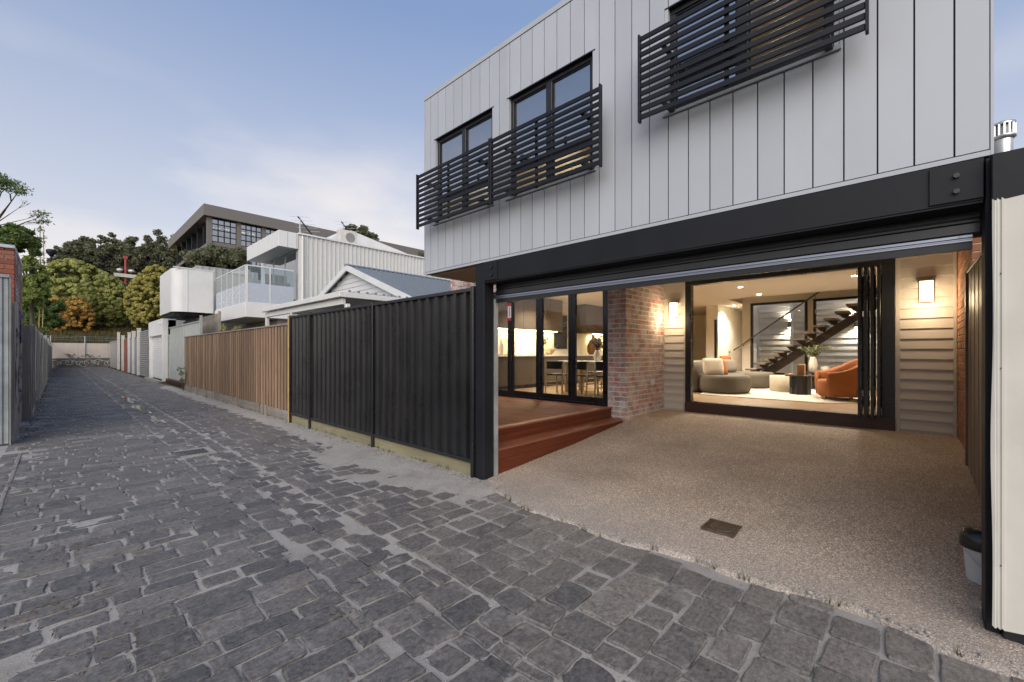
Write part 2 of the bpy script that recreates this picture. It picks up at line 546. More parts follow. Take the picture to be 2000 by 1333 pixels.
    def build(s, name, mat, parent=None):
        return link(name, s.mesh(name), mat, parent)

def link(name, me, mat, parent=None):
    o = bpy.data.objects.new(name, me)
    C.objects.link(o)
    if mat and not me.materials:
        me.materials.append(mat)
    if parent:
        o.parent = parent
        o.matrix_parent_inverse = Matrix.Translation(-world_loc(parent))
    return o

def world_loc(o):
    v = o.location.copy()
    if o.parent:
        v = v + world_loc(o.parent) + o.matrix_parent_inverse.translation
    return v

def tag(o, label, cat, group=None):
    o['label'] = label
    o['category'] = cat
    if group:
        o['group'] = group
    return o

def thing(name, label, cat, loc=(0, 0, 0), group=None):
    o = bpy.data.objects.new(name, None)
    o.empty_display_size = 0.1
    C.objects.link(o)
    o.location = loc
    return tag(o, label, cat, group)

def structure(o):
    o['kind'] = 'structure'
    return o

def np_mesh(name, V, Q, smooth=False):
    me = bpy.data.meshes.new(name)
    V = np.asarray(V, dtype=np.float32); Q = np.asarray(Q, dtype=np.int32)
    nq, k = Q.shape
    me.vertices.add(len(V)); me.vertices.foreach_set('co', V.ravel())
    me.loops.add(nq * k); me.loops.foreach_set('vertex_index', Q.ravel())
    me.polygons.add(nq)
    me.polygons.foreach_set('loop_start', np.arange(0, nq * k, k, dtype=np.int32))
    me.polygons.foreach_set('loop_total', np.full(nq, k, dtype=np.int32))
    if smooth:
        me.polygons.foreach_set('use_smooth', np.ones(nq, dtype=bool))
    me.update(calc_edges=True)
    me.validate()
    return me

def fbm(x, y, s=0):
    """cheap smooth 2D noise, about -1..1"""
    return (math.sin(x * 1.7 + s * 3.1 + 1.3 * math.sin(y * 1.3 + s)) + math.sin(y * 2.1 - s * 1.7 + 1.1 * math.sin(x * 1.9 + 2 * s))
            + 0.6 * math.sin(x * 4.3 + y * 3.7 + s * 5.0) + 0.4 * math.sin(x * 7.9 - y * 8.3 + s)) / 3.0

def warm_spot(name, loc, energy, parent=None, size=0.06, cone=130, color=(1.0, 0.88, 0.71), blend=0.6):
    d = bpy.data.lights.new(name, 'SPOT')
    d.energy = energy; d.color = color; d.spot_size = R(cone); d.spot_blend = blend; d.shadow_soft_size = size
    o = bpy.data.objects.new(name, d); C.objects.link(o)
    o.location = loc
    if parent:
        o.parent = parent
        o.matrix_parent_inverse = Matrix.Translation(-world_loc(parent))
    return o
# ================================================================== GROUND
def ground_sheet():
    m = pmat('earth', (0.11, 0.085, 0.06), 0.95, var=0.35, scale=0.8, bmp=0.4, bscale=30, col2=(0.10, 0.105, 0.045))
    V, F = [], []
    xs = np.linspace(-300, 320, 32); ys = np.linspace(-250, 420, 34)
    for y in ys:
        for x in xs:
            V.append((x, y, -0.10))
    n = len(xs)
    for j in range(len(ys) - 1):
        for i in range(n - 1):
            F.append((j * n + i, j * n + i + 1, (j + 1) * n + i + 1, (j + 1) * n + i))
    o = MB().add(V, F).build('ground', m)
    structure(o)
ground_sheet()

LX0, LX1 = -0.62, 3.36       # lane edges
LY0, LY1 = -3.0, 60.6
DR0, DR1 = 1.20, 1.80        # the dished drain line down the middle

def dish(x):
    d = max(0.0, 1 - abs(x - 1.5) / 0.75)
    return -0.028 * d * d

def sandh(x, y):
    """height of the sandy bed: below the stones, washed over them by the fence and along the left wall"""
    h = -0.0078 + 0.0036 * fbm(x * 1.5, y * 1.4, 1) - (0.003 if x > 1.7 and y < 3.0 else 0.0) + 0.0022 * fbm(x * 6.5, y * 6.1, 6)
    f = math.exp(-((x - 2.95) / 0.50) ** 2) * math.exp(-((y - 5.0) / 1.9) ** 2)
    h += 0.030 * f * (0.75 + 0.6 * fbm(x * 2.2, y * 1.6, 4))
    f2 = math.exp(-((x - 3.25) / 0.28) ** 2) * (1 if 3.2 < y < 24 else 0)
    h += 0.030 * f2
    f3 = math.exp(-((x + 0.35) / 0.40) ** 2)
    h += 0.0075 * f3 * (0.3 + 0.9 * fbm(x * 1.2, y * 0.9, 7))
    h += 0.0035 * max(0, fbm(x * 1.1 + 5, y * 0.8, 9)) * (1 if x < 1.3 else 0.4)
    return h + dish(x)

def lane():
    V, F = [], []
    xs = np.linspace(LX0 - 0.3, LX1, 84)
    ys = np.concatenate([np.arange(LY0, 9.0, 0.05), np.arange(9.0, 24, 0.15), np.arange(24, LY1 + 0.6, 0.8)])
    for y in ys:
        for x in xs:
            V.append((x, y, sandh(x, y) + 0.0018 * random.uniform(-1, 1)))
    n = len(xs)
    for j in range(len(ys) - 1):
        for i in range(n - 1):
            F.append((j * n + i, j * n + i + 1, (j + 1) * n + i + 1, (j + 1) * n + i))
    me = np_mesh('lane', V, F, True)
    o = link('lane', me, M_SAND)
    structure(o)
    return o
LANE = lane()

# stones laid in courses across the lane
def edge_x(y):
    """front edge of the driveway concrete (lane stones stop here) between the two posts"""
    return 3.06 + 0.05 * math.sin(y * 2.1 + 0.4) + 0.03 * math.sin(y * 6.3) + (0.15 * max(0, (y - 2.6)) if y < 3.8 else 0)

stones = []          # (x0,x1,y0,y1)
def course(xa, xb, y0, y1, lmin, lmax, shift):
    x = xa - shift * lmax
    while x < xb - 0.03:
        L = random.uniform(lmin, lmax)
        if random.random() < 0.12:
            L *= 0.6
        a, b = max(x, xa), min(x + L, xb)
        if b - a > 0.07:
            stones.append((a, b, y0, y1))
        x += L
def zone(xa, xb, dmin, dmax, lmin, lmax, slope):
    y = LY0
    while y < LY1 - 0.1:
        far = 1.0 if y < 26 else 1.25
        d = random.uniform(dmin, dmax) * far
        course(xa, xb, y, y + d, lmin, lmax, random.random())
        y += d
zone(LX0 + 0.05, DR0, 0.14, 0.215, 0.22, 0.42, 0)
zone(DR0, 1.50, 0.15, 0.24, 0.30, 0.31, 0)
zone(1.50, DR1, 0.15, 0.24, 0.30, 0.31, 0)
zone(DR1, LX1 - 0.02, 0.175, 0.265, 0.20, 0.36, 0)

def stone_geo(x0, x1, y0, y1, near):
    cx, cy = (x0 + x1) / 2, (y0 + y1) / 2
    g = 0.005 + 0.010 * random.random()
    if random.random() < 0.14:
        g += 0.014
    hx, hy = (x1 - x0) / 2 - g * 0.85, (y1 - y0) / 2 - g * 0.90
    if hx < 0.03 or hy < 0.025:
        return None
    z = 0.001 + random.uniform(-0.0035, 0.005) + dish(cx)
    # gentle wander of the courses so the rows are not ruled
    wob = 0.022 * math.sin(cx * 1.3 + cy * 0.35)
    tx, ty = random.gauss(0, 0.014), random.gauss(0, 0.018)
    rot = random.gauss(0, 0.035) if near else random.gauss(0, 0.02)
    ca, sa = math.cos(rot), math.sin(rot)
    if near:
        c = min(hx, hy) * random.uniform(0.06, 0.26)
        base = []
        for sx, sy in ((1, 1), (-1, 1), (-1, -1), (1, -1)):
            cc = c * random.uniform(0.3, 1.6)
            q = 0.28 * cc
            if sx * sy > 0:
                base += [(sx * hx, sy * (hy - cc)), (sx * (hx - q), sy * (hy - q)), (sx * (hx - cc), sy * hy), (sx * hx * 0.4, sy * hy), (-sx * hx * 0.3, sy * hy)]
            else:
                base += [(sx * (hx - cc), sy * hy), (sx * (hx - q), sy * (hy - q)), (sx * hx, sy * (hy - cc)), (sx * hx, sy * hy * 0.1)]
        j = 0.007
    else:
        base = [(hx, hy), (-hx, hy), (-hx, -hy), (hx, -hy)]
        j = 0.012
    base = [(px + random.uniform(-j, j), py + random.uniform(-j, j)) for px, py in base]
    n = len(base)
    V, F = [], []
    def put(px, py, dz):
        qx, qy = px * ca - py * sa, px * sa + py * ca
        V.append((cx + qx, cy + qy + wob, z + tx * px + ty * py + dz))
    ki = 1 - 0.0065 / min(hx, hy)
    rng_ = ((ki, 0.0), (1 - 0.0010 / min(hx, hy), -0.0030), (1.0, -0.05)) if near else ((0.94, 0.0), (1.0, -0.05))
    for s_, dz in rng_:
        for px, py in base:
            put(px * s_, py * s_, dz + (random.uniform(-0.002, 0.002) if near and dz > -0.01 else 0))
    F.append(tuple(range(n)))
    for k in range(len(rng_) - 1):
        for i in range(n):
            F.append((k * n + i, (k + 1) * n + i, (k + 1) * n + (i + 1) % n, k * n + (i + 1) % n))
    return V, F

def keep(st):
    cx, cy = (st[0] + st[1]) / 2, (st[2] + st[3]) / 2
    if -0.9 < cy < 3.75 and st[1] > edge_x(cy) + 0.16:
        return False
    if 1.20 < cx < 1.50 and 7.66 < cy < 8.12:       # the drain grate sits here
        return False
    return True
def in_frame(cx, cy):
    d = cx * FW[0] + cy * FW[1]
    if d < 0.5:
        return False
    px = CX + FPX * (cx * RT[0] + cy * RT[1]) / d
    py = HY + FPX * H / d
    return -40 < px < 2040 and py < 1380
stones = [s_ for s_ in stones if keep(s_)]
def sz(s_):
    cx, cy = (s_[0] + s_[1]) / 2, (s_[2] + s_[3]) / 2
    d = cx * FW[0] + cy * FW[1]
    if not in_frame(cx, cy):
        return 1e6
    return d / math.sqrt((s_[1] - s_[0]) * (s_[3] - s_[2]))
stones.sort(key=sz)
def stone_mesh(V, F, tones):
    me = bpy.data.meshes.new('paving_stone')
    me.from_pydata(V, [], F)
    a = me.attributes.new('tone', 'FLOAT', 'FACE')
    a.data.foreach_set('value', tones)
    sm = [False for f in F]
    me.polygons.foreach_set('use_smooth', sm)
    return me
BV, BF, BT = [], [], []
made = 0
for s_ in stones:
    cx, cy = (s_[0] + s_[1]) / 2, (s_[2] + s_[3]) / 2
    g = stone_geo(*s_, near=cy < 22)
    if not g:
        continue
    tone = min(1, max(0, random.gauss(0.36 + 0.34 * max(0, min(1, (cx - 1.6) / 1.2)) * (1 if cy < 3.5 else 0.3), 0.20)))
    if made < 300:
        link('paving_stone', stone_mesh(g[0], g[1], [tone] * len(g[1])), M_STONE, LANE)
        made += 1
    else:
        o_ = len(BV)
        BV += g[0]
        BF += [tuple(i + o_ for i in f) for f in g[1]]
        BT += [tone] * len(g[1])
far_st = link('paving_stones', stone_mesh(BV, BF, BT), M_STONE, LANE)
far_st['kind'] = 'stuff'

# driveway: one sheet rising to the house
def drive_z(x):
    P = ((2.9, 0.018), (3.10, 0.024), (3.6, 0.045), (5.2, 0.155), (6.5, 0.285), (7.1, 0.345), (7.6, 0.362), (8.4, 0.366))
    for (a, za), (b, zb) in zip(P[:-1], P[1:]):
        if x <= b:
            return za + (zb - za) * max(0, (x - a) / (b - a))
    return P[-1][1]
def driveway():
    V, F = [], []
    ys = np.linspace(-0.62, 3.62, 120)
    us = np.concatenate([np.linspace(0, 0.2, 24), np.linspace(0.22, 1, 40)])
    rows = []
    for y in ys:
        e = edge_x(y) + 0.012 * math.sin(y * 7.3) + 0.006 * math.sin(y * 19)
        if y > 3.30:
            e += (y - 3.3) * 0.5
        V.append((e - 0.012, y, -0.06))
        for u in us:
            x = e + (8.40 - e) * u
            lip = 0.012 if u > 0.012 else (0.008 if u > 0.004 else 0.0)
            V.append((x, y, drive_z(x) + lip - 0.012 + 0.004 * fbm(x * 1.3, y * 1.3, 3) + random.uniform(-0.0015, 0.0015)))
    n = len(us) + 1
    for j in range(len(ys) - 1):
        for i in range(n - 1):
            F.append((j * n + i, j * n + i + 1, (j + 1) * n + i + 1, (j + 1) * n + i))
    F = [f[::-1] for f in F]
    o = link('driveway', np_mesh('driveway', V, F, True), M_AGG)
    structure(o)
driveway()

# cast inspection cover in the driveway
def inspection_cover():
    p = at(1409, 1037, 'Z', 0.03)
    z = drive_z(p.x) + 0.004
    t = thing('inspection_cover', 'small square rusty cast iron inspection cover set in the driveway', 'drain cover', (p.x, p.y, z))
    m = pmat('rusty_iron', (0.075, 0.050, 0.032), 0.7, var=0.45, scale=18, bmp=0.4, bscale=90)
    s = 0.125
    sl = 0.075
    fr = MB()
    for a, b, c, d in ((-s, s, -s, -s + 0.018), (-s, s, s - 0.018, s), (-s, -s + 0.018, -s + 0.018, s - 0.018), (s - 0.018, s, -s + 0.018, s - 0.018)):
        fr.box(p.x + a, p.x + b, p.y + c, p.y + d, z - 0.02, z + 0.007)
    fr.build('frame', m, t)
    plate = MB().box(p.x - s + 0.018, p.x + s - 0.018, p.y - s + 0.018, p.y + s - 0.018, z - 0.02, z + 0.001)
    plate.build('plate', m, t)
    lid = MB().lathe([(0.098, 0), (0.098, 0.006), (0.094, 0.008)], (p.x, p.y, z + 0.001), n=28)
    lo_ = lid.build('lid', m, t)
    st = MB()
    for i in range(-3, 4):
        for j in range(-3, 4):
            if i * i + j * j < 10:
                st.box(p.x + i * 0.024 - 0.007, p.x + i * 0.024 + 0.007, p.y + j * 0.024 - 0.007, p.y + j * 0.024 + 0.007, z + 0.0092, z + 0.014)
    st.build('tread_studs', m, lo_)
    for o in t.children:
        o.rotation_euler = (0, -math.atan(sl) * 0, 0)
inspection_cover()

# drain grate in the lane
def grate():
    cx, cy, z = 1.35, 7.89, dish(1.35)
    t = thing('drain_grate', 'flat square metal drain grate set among the lane stones', 'drain grate', (cx, cy, z))
    m = pmat('grate_iron', (0.10, 0.10, 0.105), 0.55, metal=0.3, var=0.3, scale=12, bmp=0.2)
    col = MB()
    s, o = 0.21, 0.28
    for a, b, c, d in ((-o, o, -o, -s), (-o, o, s, o), (-o, -s, -s, s), (s, o, -s, s)):
        col.box(cx + a, cx + b, cy + c, cy + d, z - 0.05, z + 0.012)
    col.build('surround', M_CONC, t)
    MB().box(cx - s, cx + s, cy - s, cy + s, z - 0.09, z - 0.05).build('pit', M_GROOVE, t)
    for i in range(11):
        x = cx - s + 0.018 + i * (2 * s - 0.036) / 10
        MB().box(x - 0.008, x + 0.008, cy - s, cy + s, z - 0.03, z + 0.010).build('bar', m, t)
    for i in range(7):
        y = cy - s + 0.02 + i * (2 * s - 0.04) / 6
        MB().box(cx - s, cx + s, y - 0.006, y + 0.006, z - 0.032, z + 0.006).build('cross_bar', m, t)
grate()

# puddles lying in the dished drain
def puddle(cx, cy, rx, ry, seed):
    m, t, b = (None, None, None)
    if 'water' not in MATS:
        m, t, b = nodes_of('water')
        b.inputs['Base Color'].default_value = (0.05, 0.052, 0.05, 1)
        b.inputs['Roughness'].default_value = 0.08
        b.inputs['IOR'].default_value = 1.33
        b.inputs['Specular IOR Level'].default_value = 0.8
        bump(t, b, noise(t, pos(t), 9, 2), 0.02, 0.004)
        MATS['water'] = m
    n = 44
    V = [(cx, cy, -0.0135)]
    for i in range(n):
        a = 2 * math.pi * i / n
        k = 1 + 0.28 * math.sin(3 * a + seed) + 0.2 * math.sin(5 * a + 2 * seed) + 0.12 * math.sin(9 * a + seed)
        V.append((cx + rx * k * math.cos(a), cy + ry * k * math.sin(a), -0.0135))
    o = MB().add(V, [(0, 1 + i, 1 + (i + 1) % n) for i in range(n)]).build('water', MATS['water'])
    structure(o)
    return o
for i, (x, y, a, b_) in enumerate(((1.52, 15.2, 0.13, 1.2), (1.54, 18.4, 0.11, 1.3), (1.50, 12.3, 0.10, 0.6))):
    puddle(x, y, a, b_, i * 1.7)

# concrete edge strip on the left of the lane
kb = MB()
yy = 4.6
while yy < 9.6:
    kb.bbox(-0.41 + 0.008 * random.random(), -0.375 + 0.008 * random.random(), yy, yy + 0.98, -0.06, 0.010 + 0.006 * random.random(), 0.006)
    yy += 1.0
structure(kb.build('kerb', M_MORTARD))

# litter: bark, twigs and leaves on the stones, too many to count
def litter():
    V, F = [], []
    def leaf(x, y, L, wd, a, z):
        dx, dy = math.cos(a) * L, math.sin(a) * L
        nx, ny = -math.sin(a) * wd, math.cos(a) * wd
        o_ = len(V)
        V.extend([(x - dx, y - dy, z), (x + nx, y + ny, z + random.uniform(0.0, 0.012)), (x + dx, y + dy, z + random.uniform(0, 0.008)), (x - nx, y - ny, z + random.uniform(0, 0.006))])
        F.append((o_, o_ + 1, o_ + 2, o_ + 3))
    spots = [(at(100, 1190, 'Z', 0), 0.16, 130), (at(60, 1060, 'Z', 0), 0.2, 90), (at(60, 955, 'Z', 0), 0.25, 90), (at(150, 1290, 'Z', 0), 0.28, 260),
             (at(260, 1270, 'Z', 0), 0.12, 70), (at(140, 1075, 'Z', 0), 0.1, 60), (at(700, 1000, 'Z', 0), 0.6, 30), (at(250, 1120, 'Z', 0), 0.7, 60), (at(900, 930, 'Z', 0), 0.2, 120)]
    for p, r, n in spots:
        for _ in range(n):
            a = random.uniform(0, 6.28)
            q = (p.x + random.gauss(0, r), p.y + random.gauss(0, r * 1.2))
            leaf(q[0], q[1], random.uniform(0.004, 0.022), random.uniform(0.001, 0.003), a, 0.010)
    for _ in range(500):
        y = random.uniform(3.3, 22)
        x = 3.30 - abs(random.gauss(0, 0.10))
        leaf(x, y, random.uniform(0.006, 0.022), random.uniform(0.002, 0.006), random.uniform(0, 6.28), sandh(x, y) + 0.006)
    for _ in range(700):
        y = random.uniform(5, 34)
        x = -0.44 + abs(random.gauss(0, 0.14))
        leaf(x, y, random.uniform(0.008, 0.03), random.uniform(0.002, 0.007), random.uniform(0, 6.28), 0.014)
    for _ in range(260):
        x, y = random.uniform(-0.4, 3.0), random.uniform(0.4, 12)
        leaf(x, y, random.uniform(0.004, 0.016), random.uniform(0.0015, 0.004), random.uniform(0, 6.28), 0.012)
    m = pmat('dry_litter', (0.075, 0.06, 0.042), 0.9, var=0.5, scale=40, col2=(0.16, 0.11, 0.065))
    o = link('leaf_litter', np_mesh('leaf_litter', V, F), m)
    tag(o, 'dry bark, twigs and leaves scattered over the lane stones', 'leaf litter')
    o['kind'] = 'stuff'
    # small stones and clods along the edges
    g = MB()
    for _ in range(420):
        if random.random() < 0.5:
            y = random.uniform(3.4, 9.5); x = 3.32 - abs(random.gauss(0, 0.12))
        elif random.random() < 0.5:
            p = at(930, 935, 'Z', 0); x, y = p.x + random.gauss(-0.05, 0.09), p.y + random.gauss(0.05, 0.12)
        else:
            y = random.uniform(-0.6, 3.4); x = edge_x(y) + random.gauss(0, 0.03)
        r = random.uniform(0.004, 0.014) * (1.5 if random.random() < 0.06 else 1)
        z = sandh(min(x, LX1), y) if x < 3.0 or y > 3.5 else max(sandh(min(x, LX1), y), drive_z(x))
        g.lathe([(r * 0.7, -r * 0.3), (r, r * 0.2), (r * 0.55, r * 0.75)], (x, y, z), random.uniform(0.7, 1.3), random.uniform(0.7, 1.3), 6)
    o = g.build('pebbles', pmat('pebble_grey', (0.27, 0.25, 0.225), 0.9, var=0.4, scale=30))
    tag(o, 'loose grey pebbles and clods along the fence foot and driveway lip', 'pebbles')
    o['kind'] = 'stuff'
litter()

# grit lying in the joints and on the sandy patch
def grit():
    V, F = [], []
    def grain(x, y, z, r):
        o_ = len(V)
        a = random.uniform(0, 3.1)
        c_, s_ = math.cos(a) * r, math.sin(a) * r
        V.extend([(x + c_, y + s_, z), (x - s_ * 0.8, y + c_ * 0.8, z), (x - c_, y - s_, z), (x + s_ * 0.8, y - c_ * 0.8, z), (x, y, z + r * 0.8)])
        F.extend([(o_, o_ + 1, o_ + 4), (o_ + 1, o_ + 2, o_ + 4), (o_ + 2, o_ + 3, o_ + 4), (o_ + 3, o_, o_ + 4)])
    for _ in range(6500):
        x, y = random.uniform(-0.5, 3.1), -0.4 + 7.5 * random.random() ** 1.4
        grain(x, y, sandh(x, y) + 0.0005, random.uniform(0.0015, 0.0045))
    for _ in range(5000):
        x, y = 3.3 - abs(random.gauss(0, 0.38)), random.gauss(5.2, 1.7)
        grain(x, y, sandh(x, y) + 0.0005, random.uniform(0.002, 0.0065) * (1.8 if random.random() < 0.04 else 1))
    o = link('grit', np_mesh('grit', V, F), pmat('grit_mix', (0.10, 0.09, 0.08), 0.9, var=0.6, scale=120, col2=(0.46, 0.42, 0.38)))
    tag(o, 'fine loose grit in the stone joints and on the sandy patch by the fence', 'grit')
    o['kind'] = 'stuff'
grit()

# low weeds along the fence foot and wall foot
def foot_weeds():
    V, F = [], []
    def tuft(x, y, z):
        for _ in range(random.randint(5, 12)):
            a = random.uniform(0, 6.28); h = random.uniform(0.02, 0.07); l = random.uniform(0.01, 0.04); w_ = 0.002
            o_ = len(V)
            V.extend([(x - math.sin(a) * w_, y + math.cos(a) * w_, z), (x + math.sin(a) * w_, y - math.cos(a) * w_, z), (x + math.cos(a) * l, y + math.sin(a) * l, z + h)])
            F.append((o_, o_ + 1, o_ + 2))
    for _ in range(90):
        y = random.uniform(3.9, 21); tuft(3.335 - abs(random.gauss(0, 0.02)), y, sandh(3.3, y))
    for _ in range(120):
        y = random.uniform(10.7, 34); tuft(-0.44 + abs(random.gauss(0, 0.05)), y, 0.0)
    for _ in range(24):
        y = random.uniform(-0.6, 3.2); tuft(edge_x(y) - 0.01, y, 0.004)
    o = link('foot_weeds', np_mesh('foot_weeds', V, F), mat_leaf('weed_green', (0.07, 0.09, 0.03), (0.13, 0.14, 0.05)))
    tag(o, 'tiny weeds along the foot of the fences', 'weeds')
    o['kind'] = 'stuff'
foot_weeds()
# ================================================================== THE HOUSE
FX = 3.34                    # facade plane
UY0, UY1 = -0.347, 4.71      # upper storey along the lane
BOT, TOP = 2.571, 4.866
FLZ = 0.543                  # house floor level
CLZ = 3.10                   # ground floor ceiling
RX = 8.29                    # rear wall of the carport
house = thing('house', 'two storey house with pale grey vertical cladding above an open garage and timber deck', 'house', (5.8, 2.2, 0.0))
HS = house

WIN = [dict(y0=3.413, y1=4.467, z0=3.20, z1=4.27), dict(y0=2.096, y1=3.153, z0=3.20, z1=4.27), dict(y0=0.325, y1=1.389, z0=3.44, z1=4.27)]

# --- vertical cladding boards, each with its joint
PITCH = 0.15912
edges_ = [UY0 + 0.012] + [-0.2035 + PITCH * k for k in range(31)] + [UY1 - 0.012]
for a, b in zip(edges_[:-1], edges_[1:]):
    y0, y1 = a + 0.0042, b - 0.0042
    cuts = sorted({y0, y1, *[c for wn in WIN for c in (wn['y0'] - 0.03, wn['y1'] + 0.03) if y0 < c < y1]})
    for c0, c1 in zip(cuts[:-1], cuts[1:]):
        mid = (c0 + c1) / 2
        ww = [wn for wn in WIN if wn['y0'] - 0.03 < mid < wn['y1'] + 0.03]
        spans = [(BOT + 0.003, TOP - 0.003)] if not ww else [(BOT + 0.003, ww[0]['z0'] - 0.045), (ww[0]['z1'] + 0.012, TOP - 0.003)]
        for z0, z1 in spans:
            MB().box(FX, FX + 0.018, c0, c1, z0, z1).build('cladding_board', M_CLAD, HS)
# backing behind the joints, with holes for the windows
bk = MB()
ys_ = [UY0 + 0.013, 0.325 - 0.03, 1.389 + 0.03, 2.096 - 0.03, 3.153 + 0.03, 3.413 - 0.03, 4.467 + 0.03, UY1 - 0.013]
for i in range(7):
    if i % 2 == 0:
        bk.box(FX + 0.019, FX + 0.06, ys_[i], ys_[i + 1], BOT - 0.02, TOP)
    else:
        wn = WIN[2 - i // 2]
        bk.box(FX + 0.019, FX + 0.06, ys_[i], ys_[i + 1], BOT - 0.02, wn['z0'] - 0.04)
        bk.box(FX + 0.019, FX + 0.06, ys_[i], ys_[i + 1], wn['z1'] + 0.01, TOP)
bk.build('wall_backing', M_GROOVE, HS)
MB().box(FX - 0.004, FX + 0.02, UY0 + 0.013, UY1 - 0.013, 2.540, BOT - 0.004).build('base_trim', M_CLAD, HS)
MB().box(FX - 0.006, 8.8, UY0 - 0.004, UY1 + 0.004, TOP + 0.004, 4.925).build('parapet_cap', M_CLAD, HS)
for y0, y1 in ((UY0, UY0 + 0.012), (UY1 - 0.012, UY1)):
    MB().box(FX - 0.002, FX + 0.07, y0, y1, 2.541, TOP).build('corner_trim', M_CLAD, HS)
for y0, y1 in ((UY0 + 0.002, UY0 + 0.05), (UY1 - 0.05, UY1 - 0.002)):
    MB().box(FX + 0.071, 4.156, y0, y1, 2.545, TOP).build('side_wall', M_CLAD, HS)
    MB().box(4.157, 8.78, y0, y1, CLZ + 0.016, TOP).build('side_wall', M_CLAD, HS)
MB().box(8.73, 8.78, UY0 + 0.051, UY1 - 0.051, 3.2, TOP).build('side_wall', M_CLAD, HS)
# upper room shell
M_WARMWALL = pmat('warm_plaster', (0.62, 0.55, 0.42), 0.8, var=0.03)
MB().box(4.16, 8.72, UY0 + 0.052, UY1 - 0.052, CLZ + 0.02, CLZ + 0.08).build('upper_floor', M_FLOOR, HS)
MB().box(FX + 0.07, 4.155, UY0 + 0.052, UY1 - 0.052, 2.528, 2.60).build('bulkhead_soffit', pmat('soffit_lit_brown', (0.36, 0.26, 0.17), 0.6), HS)  # brown puts the warm kitchen light into the soffit colour
MB().box(4.157, 4.20, UY0 + 0.052, UY1 - 0.052, 2.528, CLZ + 0.015).build('bulkhead_face', pmat('soffit_lit_brown', (0.36, 0.26, 0.17), 0.6), HS)
MB().box(6.7, RX + 0.3, -0.80, UY0 + 0.051, CLZ - 0.02, CLZ + 0.014).build('carport_ceiling', M_CEIL, HS)
MB().box(4.21, RX + 0.3, UY0 + 0.052, UY1 - 0.052, CLZ - 0.02, CLZ + 0.015).build('carport_ceiling', M_CEIL, HS)
MB().box(FX + 0.075, 8.72, UY0 + 0.052, UY1 - 0.052, 4.66, 4.72).build('upper_ceiling', M_CEIL, HS)
MB().box(5.6, 5.68, UY0 + 0.052, UY1 - 0.052, CLZ + 0.085, 4.655).build('upper_room_wall', M_WARMWALL, HS)
MB().box(FX + 0.075, 5.595, 1.70, 1.76, 2.61, 4.655).build('upper_partition', M_WARMWALL, HS)
MB().box(FX + 0.075, 5.595, 3.26, 3.32, 2.61, 4.655).build('upper_partition', M_WARMWALL, HS)
M_WARDROBE = wood('honey_joinery', (0.36, 0.20, 0.07), (0.44, 0.26, 0.10), 'Z', 0.5, 0.05, bmp=0.05)
MB().bbox(5.0, 5.59, 0.0, 0.9, CLZ + 0.09, 4.5, 0.01).build('wardrobe', M_WARDROBE, HS)
LAMP = emit('lamp_glow', (1.0, 0.78, 0.48), 14)
for (x, y, e) in ((3.85, 0.75, 26), (4.7, 2.5, 26), (4.7, 4.0, 24)):
    lo_ = MB().lathe([(0.05, 0), (0.05, 0.012)], (x, y, 4.64), n=16).build('ceiling_lamp', LAMP, HS)
    warm_spot('upper_room_light', (x, y, 4.62), e, HS, cone=150)

